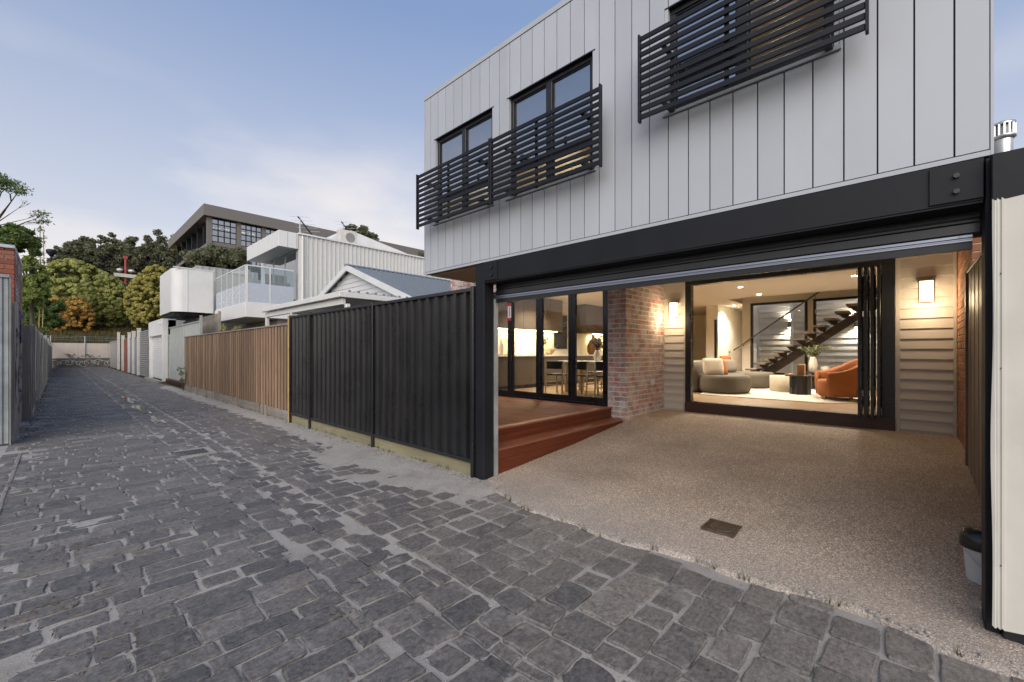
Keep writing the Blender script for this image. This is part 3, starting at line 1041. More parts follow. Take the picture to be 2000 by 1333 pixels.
# --- windows
def upper_window(wn, i):
    y0, y1, z0, z1 = wn['y0'], wn['y1'], wn['z0'], wn['z1']
    w_ = MB()
    X0, X1 = FX + 0.035, FX + 0.085
    t = 0.042
    mb = MB()
    mb.bbox(X0, X1, y0, y1, z1 - t, z1, 0.003); mb.bbox(X0, X1, y0, y1, z0, z0 + t, 0.003)
    mb.bbox(X0, X1, y0, y0 + t, z0 + t, z1 - t, 0.003); mb.bbox(X0, X1, y1 - t, y1, z0 + t, z1 - t, 0.003)
    o = mb.build('window', M_BLACK, HS)
    ym = (y0 + y1) / 2
    MB().bbox(X0 - 0.004, X1 - 0.002, ym - 0.036, ym + 0.036, z0 + t, z1 - t, 0.003).build('mullion', M_BLACK, o)
    zt = 3.495 if i < 2 else 3.80
    for a, b in ((y0 + t, ym - 0.036), (ym + 0.036, y1 - t)):
        if i < 2:
            MB().bbox(X0 - 0.002, X1 - 0.004, a, b, zt - 0.03, zt + 0.03, 0.003).build('transom', M_BLACK, o)
            parts = ((zt + 0.03, z1 - t, M_GLASSUP), (z0 + t, zt - 0.03, M_GLASS))
        else:
            parts = ((z0 + t, z1 - t, M_GLASSUP if a > ym else M_GLASS),)
        for c, d, gm in parts:
            MB().box(X0 + 0.022, X0 + 0.028, a, b, c, d).build('pane', gm, o)
            s_ = MB()
            q = 0.014
            s_.box(X0 + 0.012, X0 + 0.034, a, b, d - q, d - 0.0005); s_.box(X0 + 0.012, X0 + 0.034, a, b, c + 0.0005, c + q)
            s_.box(X0 + 0.012, X0 + 0.034, a + 0.0005, a + q, c + q, d - q); s_.box(X0 + 0.012, X0 + 0.034, b - q, b - 0.0005, c + q, d - q)
            s_.build('sash', M_SCREEN, o)
    # pale reveal lining and sill flashing
    rv = MB()
    rv.box(FX + 0.002, X1 + 0.02, y0 - 0.028, y0 - 0.002, z0 - 0.035, z1 + 0.010)
    rv.box(FX + 0.002, X1 + 0.02, y1 + 0.002, y1 + 0.028, z0 - 0.035, z1 + 0.010)
    rv.build('reveal', M_CLAD, o)
    MB().box(FX - 0.002, X0 - 0.002, y0 - 0.027, y1 + 0.027, z1 + 0.0005, z1 + 0.011).build('head_flashing', M_BLACK, o)
    MB().prism([(FX - 0.022, z0 - 0.040), (X1 + 0.01, z0 - 0.030), (X1 + 0.01, z0 - 0.002), (FX - 0.022, z0 - 0.018)], 'Y', y0 - 0.04, y1 + 0.04).build('sill', M_CLAD, o)
    if i < 2:
        MB().box(X1 + 0.05, X1 + 0.055, y0 + 0.02, y1 - 0.02, zt + 0.02, z1).build('blind', pmat('blind_fabric', (0.22, 0.22, 0.26), 0.9, var=0.02), o)
    else:
        MB().box(X1 + 0.05, X1 + 0.055, ym, y1 - 0.02, z0 + 0.05, z1).build('blind', pmat('blind_fabric', (0.22, 0.22, 0.26), 0.9, var=0.02), o)
for i, wn in enumerate(WIN):
    upper_window(wn, i)

# --- slatted screens standing off the facade
def screen(y0, y1, z0, z1, n):
    X0 = 3.14
    ym = (y0 + y1) / 2
    o = MB().box(X0 + 0.010, X0 + 0.024, ym + 0.04, ym + 0.07, z0 + 0.005, z1 - 0.005).build('window_screen', M_SCREEN, HS)
    for a in (y0, y1 - 0.016):
        MB().bbox(X0 - 0.018, X0 + 0.022, a, a + 0.016, z0 - 0.008, z1 + 0.004, 0.002).build('stile', M_SCREEN, o)
    pitch = (z1 - z0) / n
    hs = pitch * 0.60
    for k in range(n):
        zc = z0 + pitch * (k + 0.5)
        MB().bbox(X0 - 0.008, X0 + 0.008, y0 + 0.017, y1 - 0.017, zc - hs / 2, zc + hs / 2, 0.002).build('slat', M_SCREEN, o)
    for yb in (y0 + 0.20, y1 - 0.20):
        for zb in (z0 + pitch * 1.5, z1 - pitch * 2.5):
            MB().box(X0 + 0.010, FX - 0.0015, yb - 0.02, yb + 0.02, zb - 0.014, zb + 0.014).build('bracket', M_BLACK, o)
screen(3.236, 4.588, 3.092, 3.781, 11)
screen(1.884, 3.226, 3.092, 3.781, 11)
screen(0.145, 1.545, 3.332, 4.012, 11)

# --- beam, posts, plates
MB().bbox(FX - 0.002, FX + 0.10, -0.312, 3.538, 2.310, 2.5385, 0.003).build('steel_beam', M_DARK, HS)
MB().bbox(FX + 0.002, FX + 0.165, -0.31, 3.536, 2.298, 2.3095, 0.002).build('beam_flange', M_DARK, HS)
for y0, y1, bx in ((3.33, 3.536, 3.41), (-0.310, -0.105, -0.21)):
    p_ = MB().bbox(FX - 0.014, FX - 0.0025, y0, y1, 2.322, 2.526, 0.002).build('bolt_plate', M_DARK, HS)
    for zb in (2.375, 2.46):
        MB().cyl((FX - 0.015, bx, zb), (FX - 0.032, bx, zb), 0.014, n=6).build('bolt', M_BLACK, p_)
def h_post(y0, y1, x0, x1, z0, z1):
    mb = MB()
    mb.bbox(x0, x1, y0, y1, z0, z1, 0.004)
    return mb.build('steel_post', M_DARK, HS)
h_post(3.542, 3.690, FX - 0.004, FX + 0.155, -0.06, 2.527)
h_post(-0.372, -0.316, FX - 0.004, FX + 0.145, -0.08, 2.527)
for y in (3.555, -0.36):
    MB().box(FX + 0.158, FX + 0.21, y - 0.03, y + 0.03, 0.01, 2.13).build('door_guide', M_GALV, HS)
MB().bbox(FX - 0.07, FX - 0.005, -0.99, -0.332, 2.245, 2.522, 0.004).build('side_beam', M_DARK, HS)

# --- roller door rolled up behind the beam
CUX = FX + 0.185
rd = MB()
prof = []
z = 2.168
while z < 2.46:
    prof += [(CUX, z), (CUX - 0.008, z + 0.012), (CUX - 0.008, z + 0.062), (CUX, z + 0.074)]
    z += 0.086
o_pts = prof + [(p[0] + 0.004, p[1]) for p in prof[::-1]]
nP = len(prof)
V = [(x, -0.313, zz) for x, zz in prof] + [(x, 3.53, zz) for x, zz in prof]
roller = MB().add(V, [(i, i + 1, nP + i + 1, nP + i) for i in range(nP - 1)]).build('roller_door', M_FENCE, HS)
roller['label'] = 'charcoal roller door wound up under the beam'
MB().cyl((CUX + 0.17, -0.44, 2.345), (CUX + 0.17, 3.50, 2.345), 0.165, n=28).build('roll', M_FENCE, roller)
rl = MB()
for za, zb, xo in ((2.128, 2.140, 0.022), (2.140, 2.150, 0.014), (2.150, 2.168, 0.022)):
    rl.bbox(CUX - xo, CUX + 0.012, -0.285, 3.525, za, zb, 0.002)
rl.build('bottom_rail', M_SILVER, roller)
MB().box(CUX - 0.012, CUX + 0.010, -0.285, 3.525, 2.085, 2.1275).build('rubber_seal', M_BLACK, roller)
MB().cyl((CUX - 0.0225, -0.235, 2.158), (CUX - 0.027, -0.235, 2.158), 0.007, n=8).build('rail_screw', M_GALV, roller)

# --- brick pier beside the carport (recycled bricks) and the wall it turns into
PX, PY = 6.70, 3.53
pier = MB().box(PX + 0.004, RX + 0.25, PY + 0.004, 3.885, 0.22, 3.08).build('brick_wall', M_MORTAR, HS)
pier['label'] = 'recycled red and whitewashed brick pier'
BRICKS = {}
def brick_mesh(lx, ly, lz, key):
    k = (round(lx, 3), round(ly, 3), key, id(lz) if False else round(lz, 3))
    if k not in BRICKS:
        BRICKS[k] = MB().bbox(-lx / 2, lx / 2, -ly / 2, ly / 2, -lz / 2, lz / 2, 0.005).mesh('brick')
    return BRICKS[k]
def put_brick(x0, x1, y0, y1, z0, z1, mat, parent):
    me = brick_mesh(x1 - x0, y1 - y0, z1 - z0, mat.name)
    if not me.materials:
        me.materials.append(mat)
    o = bpy.data.objects.new('brick', me)
    C.objects.link(o)
    o.parent = parent
    o.matrix_parent_inverse = Matrix.Translation(-world_loc(parent))
    j = 0.0025
    o.location = ((x0 + x1) / 2 + random.uniform(-j, j), (y0 + y1) / 2 + random.uniform(-j, j), (z0 + z1) / 2 + random.uniform(-0.001, 0.001))
    o.rotation_euler = (random.gauss(0, 0.006), random.gauss(0, 0.006), random.gauss(0, 0.008))
CO = 0.086
k = 0
z = 0.30
while z < 3.06:
    zb, zt = z, z + 0.073
    if k % 2 == 0:     # stretcher on the front face, header on the side
        put_brick(PX, PX + 0.11, PY, PY + 0.23, zb, zt, M_RECYC, pier)
        put_brick(PX, PX + 0.11, PY + 0.24, PY + 0.35, zb, zt, M_RECYC, pier)
        x = PX + 0.12
    else:
        put_brick(PX, PX + 0.23, PY, PY + 0.11, zb, zt, M_RECYC, pier)
        put_brick(PX, PX + 0.11, PY + 0.12, PY + 0.35, zb, zt, M_RECYC, pier)
        x = PX + 0.24
    while x < RX - 0.05:
        x1 = min(x + 0.23, RX - 0.004)
        put_brick(x, x1, PY, PY + 0.11, zb, zt, M_RECYC, pier)
        x += 0.24
    z += CO
    k += 1
# weatherproof power point on the pier
tp = at(1272, 747, 'Y', PY)
g_ = MB().bbox(tp.x - 0.055, tp.x + 0.055, PY - 0.045, PY - 0.004, tp.z - 0.045, tp.z + 0.045, 0.008).build('power_point', M_WHITE, HS)
MB().bbox(tp.x - 0.03, tp.x + 0.03, PY - 0.062, PY - 0.0455, tp.z - 0.04, tp.z + 0.005, 0.006).build('cover', M_WHITE, g_)
# wall stub beyond the kitchen doors
stub = MB().box(PX + 0.008, PX + 0.25, 8.05, 8.34, 0.0, 3.55).build('brick_wall', M_MORTAR, HS)
z = 2.2
k = 0
while z < 3.5:
    if k % 2 == 0:
        put_brick(PX, PX + 0.11, 8.05, 8.16, z, z + 0.076, M_RECYC, stub); put_brick(PX, PX + 0.11, 8.17, 8.345, z, z + 0.076, M_RECYC, stub)
    else:
        put_brick(PX, PX + 0.11, 8.05, 8.28, z, z + 0.076, M_RECYC, stub)
    z += CO
    k += 1
# brick return over the deck, above the fence line
ret = MB().box(PX + 0.020, PX + 0.25, 3.89, 8.045, 2.86, 3.55).build('brick_wall', M_MORTAR, HS)
z, k = 2.862, 0
while z < 3.5:
    y = 3.90 - (0.12 if k % 2 else 0)
    while y < 8.04:
        y1 = min(y + 0.23, 8.042)
        if y1 - max(y, 3.90) > 0.03:
            put_brick(PX + 0.004, PX + 0.114, max(y, 3.90), y1, z, z + 0.076, M_RECYC, ret)
        y += 0.24
    z += CO; k += 1

# --- weatherboards on the rear wall of the carport
def boards(y0, y1, z0, z1, parent, x=RX, pitch=0.144, base=1.552, mat=M_WB, name='weatherboard', thick=0.028):
    kk = math.floor((z0 - base) / pitch)
    while base + kk * pitch < z1:
        a, b = base + kk * pitch, base + (kk + 1) * pitch
        a2, b2 = max(a, z0), min(b, z1)
        if b2 - a2 > 0.02:
            MB().prism([(x - thick, a2), (x + 0.012, a2), (x + 0.012, b2 - 0.0008), (x - 0.004, b2 - 0.0008)], 'Y', y0, y1).build(name, mat, parent)
        kk += 1
wall = MB().box(RX + 0.013, RX + 0.11, 3.095, PY - 0.002, 0.2, CLZ - 0.021)
wall.box(RX + 0.013, RX + 0.11, -0.60, 0.088, 0.2, CLZ - 0.021)
wall.box(RX + 0.013, RX + 0.11, 0.089, 3.094, 2.875, CLZ - 0.021)
wall.build('rear_wall', M_WB, HS)
boards(3.135, 3.505, 0.30, CLZ - 0.022, HS)
boards(-0.495, 0.035, 0.30, CLZ - 0.022, HS)
boards(0.036, 3.134, 2.885, CLZ - 0.022, HS)
for y0, y1 in ((3.506, 3.529), (3.092, 3.134), (0.036, 0.090), (-0.528, -0.496)):
    MB().bbox(RX - 0.026, RX + 0.012, y0, y1, 0.30, 2.883, 0.003).build('trim_board', M_WB, HS)

# --- living room bifold door
DY0, DY1, DZ1 = 0.092, 3.090, 2.872
df = MB()
df.bbox(RX - 0.06, RX + 0.09, DY0, DY1, DZ1 - 0.085, DZ1, 0.003)
df.bbox(RX - 0.06, RX + 0.09, DY1 - 0.105, DY1, FLZ, DZ1 - 0.086, 0.003)
df.bbox(RX - 0.06, RX + 0.09, DY0, DY0 + 0.145, FLZ, DZ1 - 0.086, 0.003)
bif = df.build('bifold_door', M_BLACK, HS)
bif['label'] = 'wide black bifold door folded open to the right'
MB().bbox(RX - 0.075, RX + 0.10, DY0 - 0.003, DY1 + 0.003, 0.30, FLZ - 0.003, 0.004).build('door_sill', M_SILL, bif)
MB().box(RX - 0.05, RX + 0.085, DY0 + 0.146, DY1 - 0.106, FLZ - 0.002, FLZ + 0.016).build('floor_track', M_BLACK, bif)
M_STEELB = pmat('bright_steel', (0.6, 0.6, 0.58), 0.3, metal=0.9)
for q in range(4):
    y = 0.262 + q * 0.072
    dx = 0.02 * (q % 2)
    lf = MB()
    xa, xb = RX - 0.30 + dx, RX + 0.42 + dx
    za, zb = FLZ + 0.022, DZ1 - 0.095
    lf.bbox(xa, xa + 0.075, y - 0.019, y + 0.019, za, zb, 0.003); lf.bbox(xb - 0.075, xb, y - 0.019, y + 0.019, za, zb, 0.003)
    lf.bbox(xa + 0.075, xb - 0.075, y - 0.019, y + 0.019, za, za + 0.09, 0.003); lf.bbox(xa + 0.075, xb - 0.075, y - 0.019, y + 0.019, zb - 0.08, zb, 0.003)
    lo_ = lf.build('door_leaf', M_BLACK, HS)
    MB().box(xa + 0.076, xb - 0.076, y - 0.003, y + 0.003, za + 0.091, zb - 0.081).build('pane', M_GLASS, lo_)
    for hz in (za + 0.30, (za + zb) / 2 + 0.35, zb - 0.16):
        hh = MB()
        for c_ in range(3):
            hh.cyl((xa - 0.002, y + 0.030, hz + c_ * 0.030), (xa - 0.002, y + 0.030, hz + 0.022 + c_ * 0.030), 0.0055, n=8)
        hh.build('hinge', M_STEELB if q < 3 else M_BLACK, lo_)

# --- kitchen bifold doors onto the deck
KX = 6.77
ly = [3.90, 4.712, 5.528, 6.343, 7.16, 7.975]
kf = MB()
kf.bbox(KX - 0.03, KX + 0.09, 3.888, 3.945, FLZ - 0.01, 2.84, 0.003)
kf.bbox(KX - 0.03, KX + 0.09, 7.97, 8.045, FLZ - 0.01, 2.84, 0.003)
kf.bbox(KX - 0.03, KX + 0.09, 3.946, 7.969, 2.78, 2.84, 0.003)
kf.bbox(KX - 0.03, KX + 0.09, 3.946, 7.969, FLZ - 0.03, FLZ + 0.02, 0.003)
kit = kf.build('bifold_door_frame', M_BLACK, HS)
for i in range(5):
    a, b = ly[i] + (0.046 if i == 0 else 0.002), ly[i + 1] - (0.006 if i == 4 else 0.002)
    za, zb = FLZ + 0.023, 2.777
    st = 0.085
    lf = MB()
    lf.bbox(KX, KX + 0.05, a, a + st, za, zb, 0.003); lf.bbox(KX, KX + 0.05, b - st, b, za, zb, 0.003)
    lf.bbox(KX, KX + 0.05, a + st, b - st, za, za + 0.10, 0.003); lf.bbox(KX, KX + 0.05, a + st, b - st, zb - 0.09, zb, 0.003)
    lo_ = lf.build('door_leaf', M_BLACK, HS)
    MB().box(KX + 0.022, KX + 0.028, a + st + 0.0005, b - st - 0.0005, za + 0.1005, zb - 0.0905).build('pane', M_GLASS, lo_)
    if i in (1, 2):
        MB().bbox(KX - 0.035, KX - 0.001, b - 0.055, b - 0.03, 1.30, 1.52, 0.006).build('handle', M_BLACK, lo_)
# red and white paper tag left on the door frame
tg = at(995, 610, 'X', KX - 0.002)
MB().box(KX - 0.004, KX - 0.0012, tg.y - 0.05, tg.y + 0.05, tg.z - 0.19, tg.z + 0.20).build('warning_sticker', pmat('sticker_white', (0.7, 0.68, 0.66), 0.5), HS)
MB().box(KX - 0.006, KX - 0.0042, tg.y - 0.05, tg.y + 0.05, tg.z - 0.19, tg.z - 0.13).build('sticker_band', pmat('sticker_red', (0.5, 0.02, 0.02), 0.5), HS)
MB().box(KX - 0.006, KX - 0.0042, tg.y - 0.05, tg.y + 0.05, tg.z + 0.13, tg.z + 0.20).build('sticker_band', pmat('sticker_red', (0.5, 0.02, 0.02), 0.5), HS)
MB().box(KX - 0.006, KX - 0.0042, tg.y - 0.012, tg.y + 0.012, tg.z - 0.1, tg.z + 0.11).build('sticker_band', pmat('sticker_red', (0.5, 0.02, 0.02), 0.5), HS)

# --- deck and step
deck = thing('deck', 'red brown timber deck with one step down to the driveway', 'deck', (5.3, 5.5, 0.0))
DZ = 0.530
x = 3.62
nb = 22
bw = (6.735 - x) / nb
for i in range(nb):
    MB().bbox(x + i * bw + 0.002, x + (i + 1) * bw - 0.002, 3.915, 8.10, DZ - 0.024, DZ + random.uniform(-0.0008, 0.0008), 0.003).build('deck_board', M_DECK, deck)
MB().bbox(3.60, 6.74, 3.80, 3.911, DZ - 0.024, DZ + 0.0012, 0.004).build('edge_board', M_TREADLIT, deck)
MB().bbox(3.60, 6.735, 3.815, 3.845, 0.440, DZ - 0.026, 0.003).build('riser_board', M_RISERSHADE, deck)
MB().bbox(3.60, 6.735, 3.817, 3.847, 0.30, 0.437, 0.003).build('riser_board', M_RISERSHADE, deck)
MB().bbox(3.56, 6.69, 3.680, 3.813, 0.323, 0.346, 0.003).build('tread_board', M_TREADLIT, deck)
pts = [(3.56, 3.547), (6.60, 3.547), (6.66, 3.57), (6.69, 3.62), (6.69, 3.677), (3.56, 3.677)]
MB().prism(pts, 'Z', 0.322, 0.346).build('tread_board', M_TREADLIT, deck)
MB().bbox(3.56, 6.64, 3.555, 3.58, 0.215, 0.320, 0.003).build('riser_board', M_RISERSHADE, deck)
MB().bbox(3.56, 6.40, 3.557, 3.582, 0.03, 0.212, 0.003).build('riser_board', M_RISERSHADE, deck)
MB().box(3.62, 6.70, 3.86, 8.05, 0.0, DZ - 0.03).build('substructure', M_GROOVE, deck)

# --- wall lights
def sconce(px, py, label, energy, wz):
    p = at(px, py, 'X', RX - 0.02)
    t = thing('wall_light', label, 'wall light', (RX - 0.03, p.y, p.z), 'lantern wall lights on the rear wall')
    h, hw, d = 0.15, 0.078, 0.10
    y, z = p.y, p.z
    m = pmat('bronze_frame', (0.045, 0.028, 0.018), 0.45)
    fr = MB()
    X1 = RX - 0.022
    X0 = X1 - d
    for sy in (-1, 1):
        fr.bbox(X0, X0 + 0.014, y + sy * hw - 0.007, y + sy * hw + 0.007, z - h, z + h, 0.002)
    fr.bbox(X0, X1, y - hw - 0.008, y + hw + 0.008, z + h + 0.0005, z + h + 0.014, 0.002)
    fr.bbox(X0, X0 + 0.014, y - hw + 0.0075, y + hw - 0.0075, z - h, z - h + 0.012, 0.002)
    fr.bbox(X0, X0 + 0.010, y - hw + 0.0075, y + hw - 0.0075, z - h * 0.52 - 0.003, z - h * 0.52 + 0.003, 0.001)
    fr.build('frame', m, t)
    MB().bbox(X1 - 0.012, X1, y - hw * 0.8, y + hw * 0.8, z - h, z + h, 0.003).build('back_plate', m, t)
    gm = emit('lantern_glass', (1.0, 0.80, 0.50), 3.0)
    MB().bbox(X0 + 0.016, X1 - 0.016, y - hw + 0.008, y + hw - 0.008, z - h + 0.015, z + h - 0.006, 0.004).build('diffuser', gm, t)
    d_ = bpy.data.lights.new('lantern_bulb', 'POINT')
    d_.energy = energy; d_.color = (1.0, 0.77, 0.46); d_.shadow_soft_size = 0.10
    o = bpy.data.objects.new('lantern_bulb', d_); C.objects.link(o)
    o.location = (X0 - 0.16, y, z - h - 0.02)
    o.parent = t; o.matrix_parent_inverse = Matrix.Translation(-t.location)
sconce(1317.5, 607, 'glowing lantern wall light between the brick pier and the black bifold door', 6.0, 0)
sconce(1809, 571, 'glowing lantern wall light right of the black bifold door', 6.0, 0)
# ================================================================== INTERIOR
BX = 15.2                                # back wall of the living room
FY = 8.05                                # far wall of the kitchen
def hpart(name, mb, mat):
    return mb.build(name, mat, HS)
# oak boards
y = -0.62
hpart('floor_base', MB().box(RX + 0.10, 18.6, -0.64, FY, FLZ - 0.12, FLZ - 0.022), M_GROOVE)
hpart('floor_base', MB().box(6.86, RX + 0.10, 3.90, FY, FLZ - 0.12, FLZ - 0.022), M_GROOVE)
k = 0
while y < FY - 0.05:
    x0 = RX + 0.105 if y + 0.19 < 3.90 else 6.865
    cut = random.uniform(x0 + 1, 14)
    for a, b in ((x0, cut - 0.001), (cut + 0.001, 18.5)):
        MB().box(a, b, y + 0.001, min(y + 0.189, FY - 0.01), FLZ - 0.020, FLZ).build('floorboard', M_FLOOR, HS)
    y += 0.19
hpart('interior_ceiling', MB().box(RX + 0.115, 13.6, -0.64, 3.88, CLZ, CLZ + 0.1), M_CEIL)
hpart('interior_ceiling', MB().box(6.86, 18.6, 3.885, FY + 0.02, CLZ, CLZ + 0.1), M_CEIL)
hpart('void_edge', MB().box(13.601, 13.66, -0.64, 3.86, CLZ - 0.002, 4.9), M_CEIL)
hpart('void_side', MB().box(13.662, BX + 0.12, 3.861, 3.884, CLZ - 0.001, 4.95), M_CEIL)
hpart('void_ceiling', MB().box(13.661, BX + 0.1, -0.64, 3.86, 4.9, 5.0), M_CEIL)
hpart('interior_wall', MB().box(RX + 0.115, BX + 0.1, -0.74, -0.645, FLZ - 0.1, 4.9), M_WALLIN)
hpart('interior_wall', MB().box(6.865, 18.6, FY + 0.021, FY + 0.12, FLZ - 0.1, CLZ + 0.1), M_WALLIN)
# back wall with two tall windows
BW = [(2.10, 3.62, 0.80, 3.08), (0.44, 1.96, 0.80, 3.08)]
bw_ = MB()
bw_.box(BX, BX + 0.12, 3.622, 3.86, FLZ, 4.9)
bw_.box(BX, BX + 0.12, 1.962, 2.098, FLZ, 4.9)
bw_.box(BX, BX + 0.12, -0.644, 0.438, FLZ, 4.9)
for a, b, c, d in BW:
    bw_.box(BX, BX + 0.12, a - 0.0015, b + 0.0015, FLZ, c - 0.001); bw_.box(BX, BX + 0.12, a - 0.0015, b + 0.0015, d + 0.001, 4.9)
hpart('interior_wall', bw_, M_WALLIN)
M_BRNFRAME = pmat('dark_bronze_frame', (0.030, 0.020, 0.015), 0.4)
for a, b, c, d in BW:
    f = MB()
    t = 0.07
    f.bbox(BX - 0.02, BX + 0.08, a, b, c, c + t, 0.003); f.bbox(BX - 0.02, BX + 0.08, a, b, d - t, d, 0.003)
    f.bbox(BX - 0.02, BX + 0.08, a, a + t, c + t, d - t, 0.003); f.bbox(BX - 0.02, BX + 0.08, b - t, b, c + t, d - t, 0.003)
    o = f.build('window', M_BRNFRAME, HS)
    MB().box(BX + 0.03, BX + 0.036, a + t, b - t, c + t, d - t).build('pane', M_GLASS, o)
# hall beyond the pier, with two doors
hl = MB()
hl.box(BX + 0.121, 18.5, 3.76, 3.86, FLZ, CLZ)
hl.box(BX, 18.5, 4.60, 4.99, FLZ, CLZ)
hl.box(18.5, 18.6, 3.861, 4.599, FLZ, CLZ)
hl.box(BX + 3.2, BX + 3.3, 4.991, FY, FLZ, CLZ)
hpart('hall_wall', hl, M_WALLIN)
M_DOORW = pmat('door_white', (0.62, 0.58, 0.50), 0.5, var=0.02)
dd = MB().bbox(18.44, 18.49, 3.90, 4.50, FLZ + 0.01, 2.62, 0.004).build('hall_door', M_DOORW, HS)
MB().cyl((18.40, 4.42, 1.52), (18.44, 4.42, 1.52), 0.03, n=12).build('door_knob', M_BLACK, dd)
dd = MB().bbox(16.2, 17.0, 4.570, 4.598, FLZ + 0.01, 2.62, 0.004).build('hall_door', M_DOORW, HS)
MB().cyl((16.3, 4.53, 1.52), (16.3, 4.57, 1.52), 0.03, n=12).build('door_knob', M_BLACK, dd)
dd = MB().bbox(BX - 0.015, BX - 0.001, 4.64, 4.72, FLZ + 0.01, 2.62, 0.003).build('slim_wall_mirror', M_BLACK, HS)

# side passage wall seen through the windows
M_LAP = pmat('side_weatherboard', (0.55, 0.52, 0.48), 0.6, var=0.06, scale=2, objvar=0.05)
side = tag(MB().box(16.64, 16.74, -2.4, 3.70, 0.0, 4.6).build('weatherboard_wall', M_LAP), 'grey weatherboard wall of the house next door seen through the stair windows', 'wall')
boards(-2.4, 3.69, 0.0, 4.6, side, x=16.62, pitch=0.185, base=0.1, mat=M_LAP, thick=0.030)
pipe = tag(MB().cyl((16.52, 2.72, 0.0), (16.52, 2.72, 4.6), 0.045, n=12).build('downpipe', M_WHITE), 'white downpipe on the weatherboards outside the stair window', 'downpipe')
M_FIT = pmat('fitting_grey', (0.16, 0.15, 0.13), 0.5)
for i, (px, py) in enumerate(((1542, 634), (1672, 633))):
    p = at(px, py, 'X', 16.50)
    lab = ('up and down wall light glowing on the weatherboards outside the left stair window',
           'up and down wall light outside the right stair window, partly behind the folded door')[i]
    t = thing('outdoor_wall_light', lab, 'wall light', (16.5, p.y, p.z))
    MB().cyl((16.50, p.y, p.z - 0.10), (16.50, p.y, p.z + 0.10), 0.055, n=16).build('body', M_FIT, t)
    MB().box(16.55, 16.595, p.y - 0.03, p.y + 0.03, p.z - 0.05, p.z + 0.05).build('bracket', M_FIT, t)
    for s_ in (-1, 1):
        MB().cyl((16.50, p.y, p.z + s_ * 0.101), (16.50, p.y, p.z + s_ * 0.104), 0.045, n=16).build('lens', LAMP, t)
        l_ = warm_spot('beam', (16.50, p.y, p.z + s_ * 0.115), 34, t, size=0.03, cone=140, blend=0.7)
        if s_ > 0:
            l_.rotation_euler = (math.pi, 0, 0)

# downlights
def downlight(x, y, z, label, energy, cone=140):
    t = thing('downlight', label, 'downlight', (x, y, z), 'recessed ceiling downlights')
    MB().lathe([(0.062, -0.006), (0.062, 0.0), (0.045, 0.0)], (x, y, z), n=20).build('ring', M_WHITE, t)
    MB().lathe([(0.047, -0.010), (0.047, -0.0065)], (x, y, z), n=20).build('lens', emit('downlight_lens', (1.0, 0.82, 0.55), 22), t)
    warm_spot('downlight_beam', (x, y, z - 0.03), energy, t, size=0.05, cone=cone)
downlight(11.3, 2.91, CLZ - 0.002, 'glowing ceiling downlight above the grey sofa, nearest the lane', 157)
downlight(13.06, 2.90, CLZ - 0.002, 'glowing ceiling downlight in front of the stair windows', 140)
downlight(11.25, 0.746, CLZ - 0.002, 'glowing ceiling downlight above the orange armchair by the folded door', 157)
downlight(15.6, 4.22, CLZ - 0.002, 'glowing ceiling downlight at the mouth of the hall', 202)
p = at(1151, 592.5, 'Z', CLZ - 0.002)
downlight(9.8, 5.2, CLZ - 0.002, 'glowing ceiling downlight above the dining table', 153)
downlight(12.6, 5.6, CLZ - 0.002, 'glowing ceiling downlight deep in the kitchen, right of the dining table', 140)
downlight(9.0, 6.9, CLZ - 0.002, 'glowing ceiling downlight over the left end of the kitchen bench', 114)

# --- staircase
stairs = thing('staircase', 'open tread staircase with a dark steel stringer and wall handrail', 'staircase', (14.3, 3.2, FLZ))
ya, za, yb, zb = 3.14, 0.86, 0.60, 2.74
sl = (zb - za) / (yb - ya)
MB().prism([(ya + 0.05, za - 0.16), (ya - 0.10, za - 0.16), (yb - 0.9, zb - 0.16 + sl * (-0.9)), (yb - 0.9, zb + sl * (-0.9) + 0.06), (ya + 0.05, za + 0.02)], 'X', 14.24, 14.36).build('stringer', pmat('stringer_brown', (0.035, 0.018, 0.012), 0.45), stairs)
M_TREAD = wood('oak_tread', (0.12, 0.085, 0.055), (0.18, 0.13, 0.085), 'X', 0.5, 0.05)
nt_ = 15
for i in range(nt_):
    y = ya + 0.16 - 0.235 * i
    z = za + 0.16 + (-0.235 * sl) * i
    if z > 4.6:
        break
    MB().bbox(13.84, 14.76, y - 0.145, y + 0.145, z - 0.05, z, 0.004).build('tread', M_TREAD, stairs)
    MB().prism([(y - 0.13, z - 0.052), (y + 0.10, z - 0.052), (y + 0.02, z - 0.15), (y - 0.10, z - 0.20)], 'X', 14.20, 14.40).build('tread_bracket', pmat('stringer_brown', (0.035, 0.018, 0.012), 0.45), stairs)
MB().bbox(13.82, 15.18, 3.12, 3.60, FLZ, FLZ + 0.24, 0.005).build('base_step', M_TREAD, stairs)
p0, p1 = at(1432.5, 684.7, 'X', 15.08), at(1600.7, 569.8, 'X', 15.08)
p2 = p1 + (p1 - p0) * 0.7
MB().cyl(p0, p2, 0.022, n=10).build('handrail', M_TREAD, stairs)
for f in (0.12, 0.6, 0.95):
    q = p0.lerp(p1, f)
    MB().cyl(q - Vector((0, 0, 0.02)), (15.2, q.y, q.z - 0.08), 0.008, n=6).build('rail_bracket', M_BLACK, stairs)

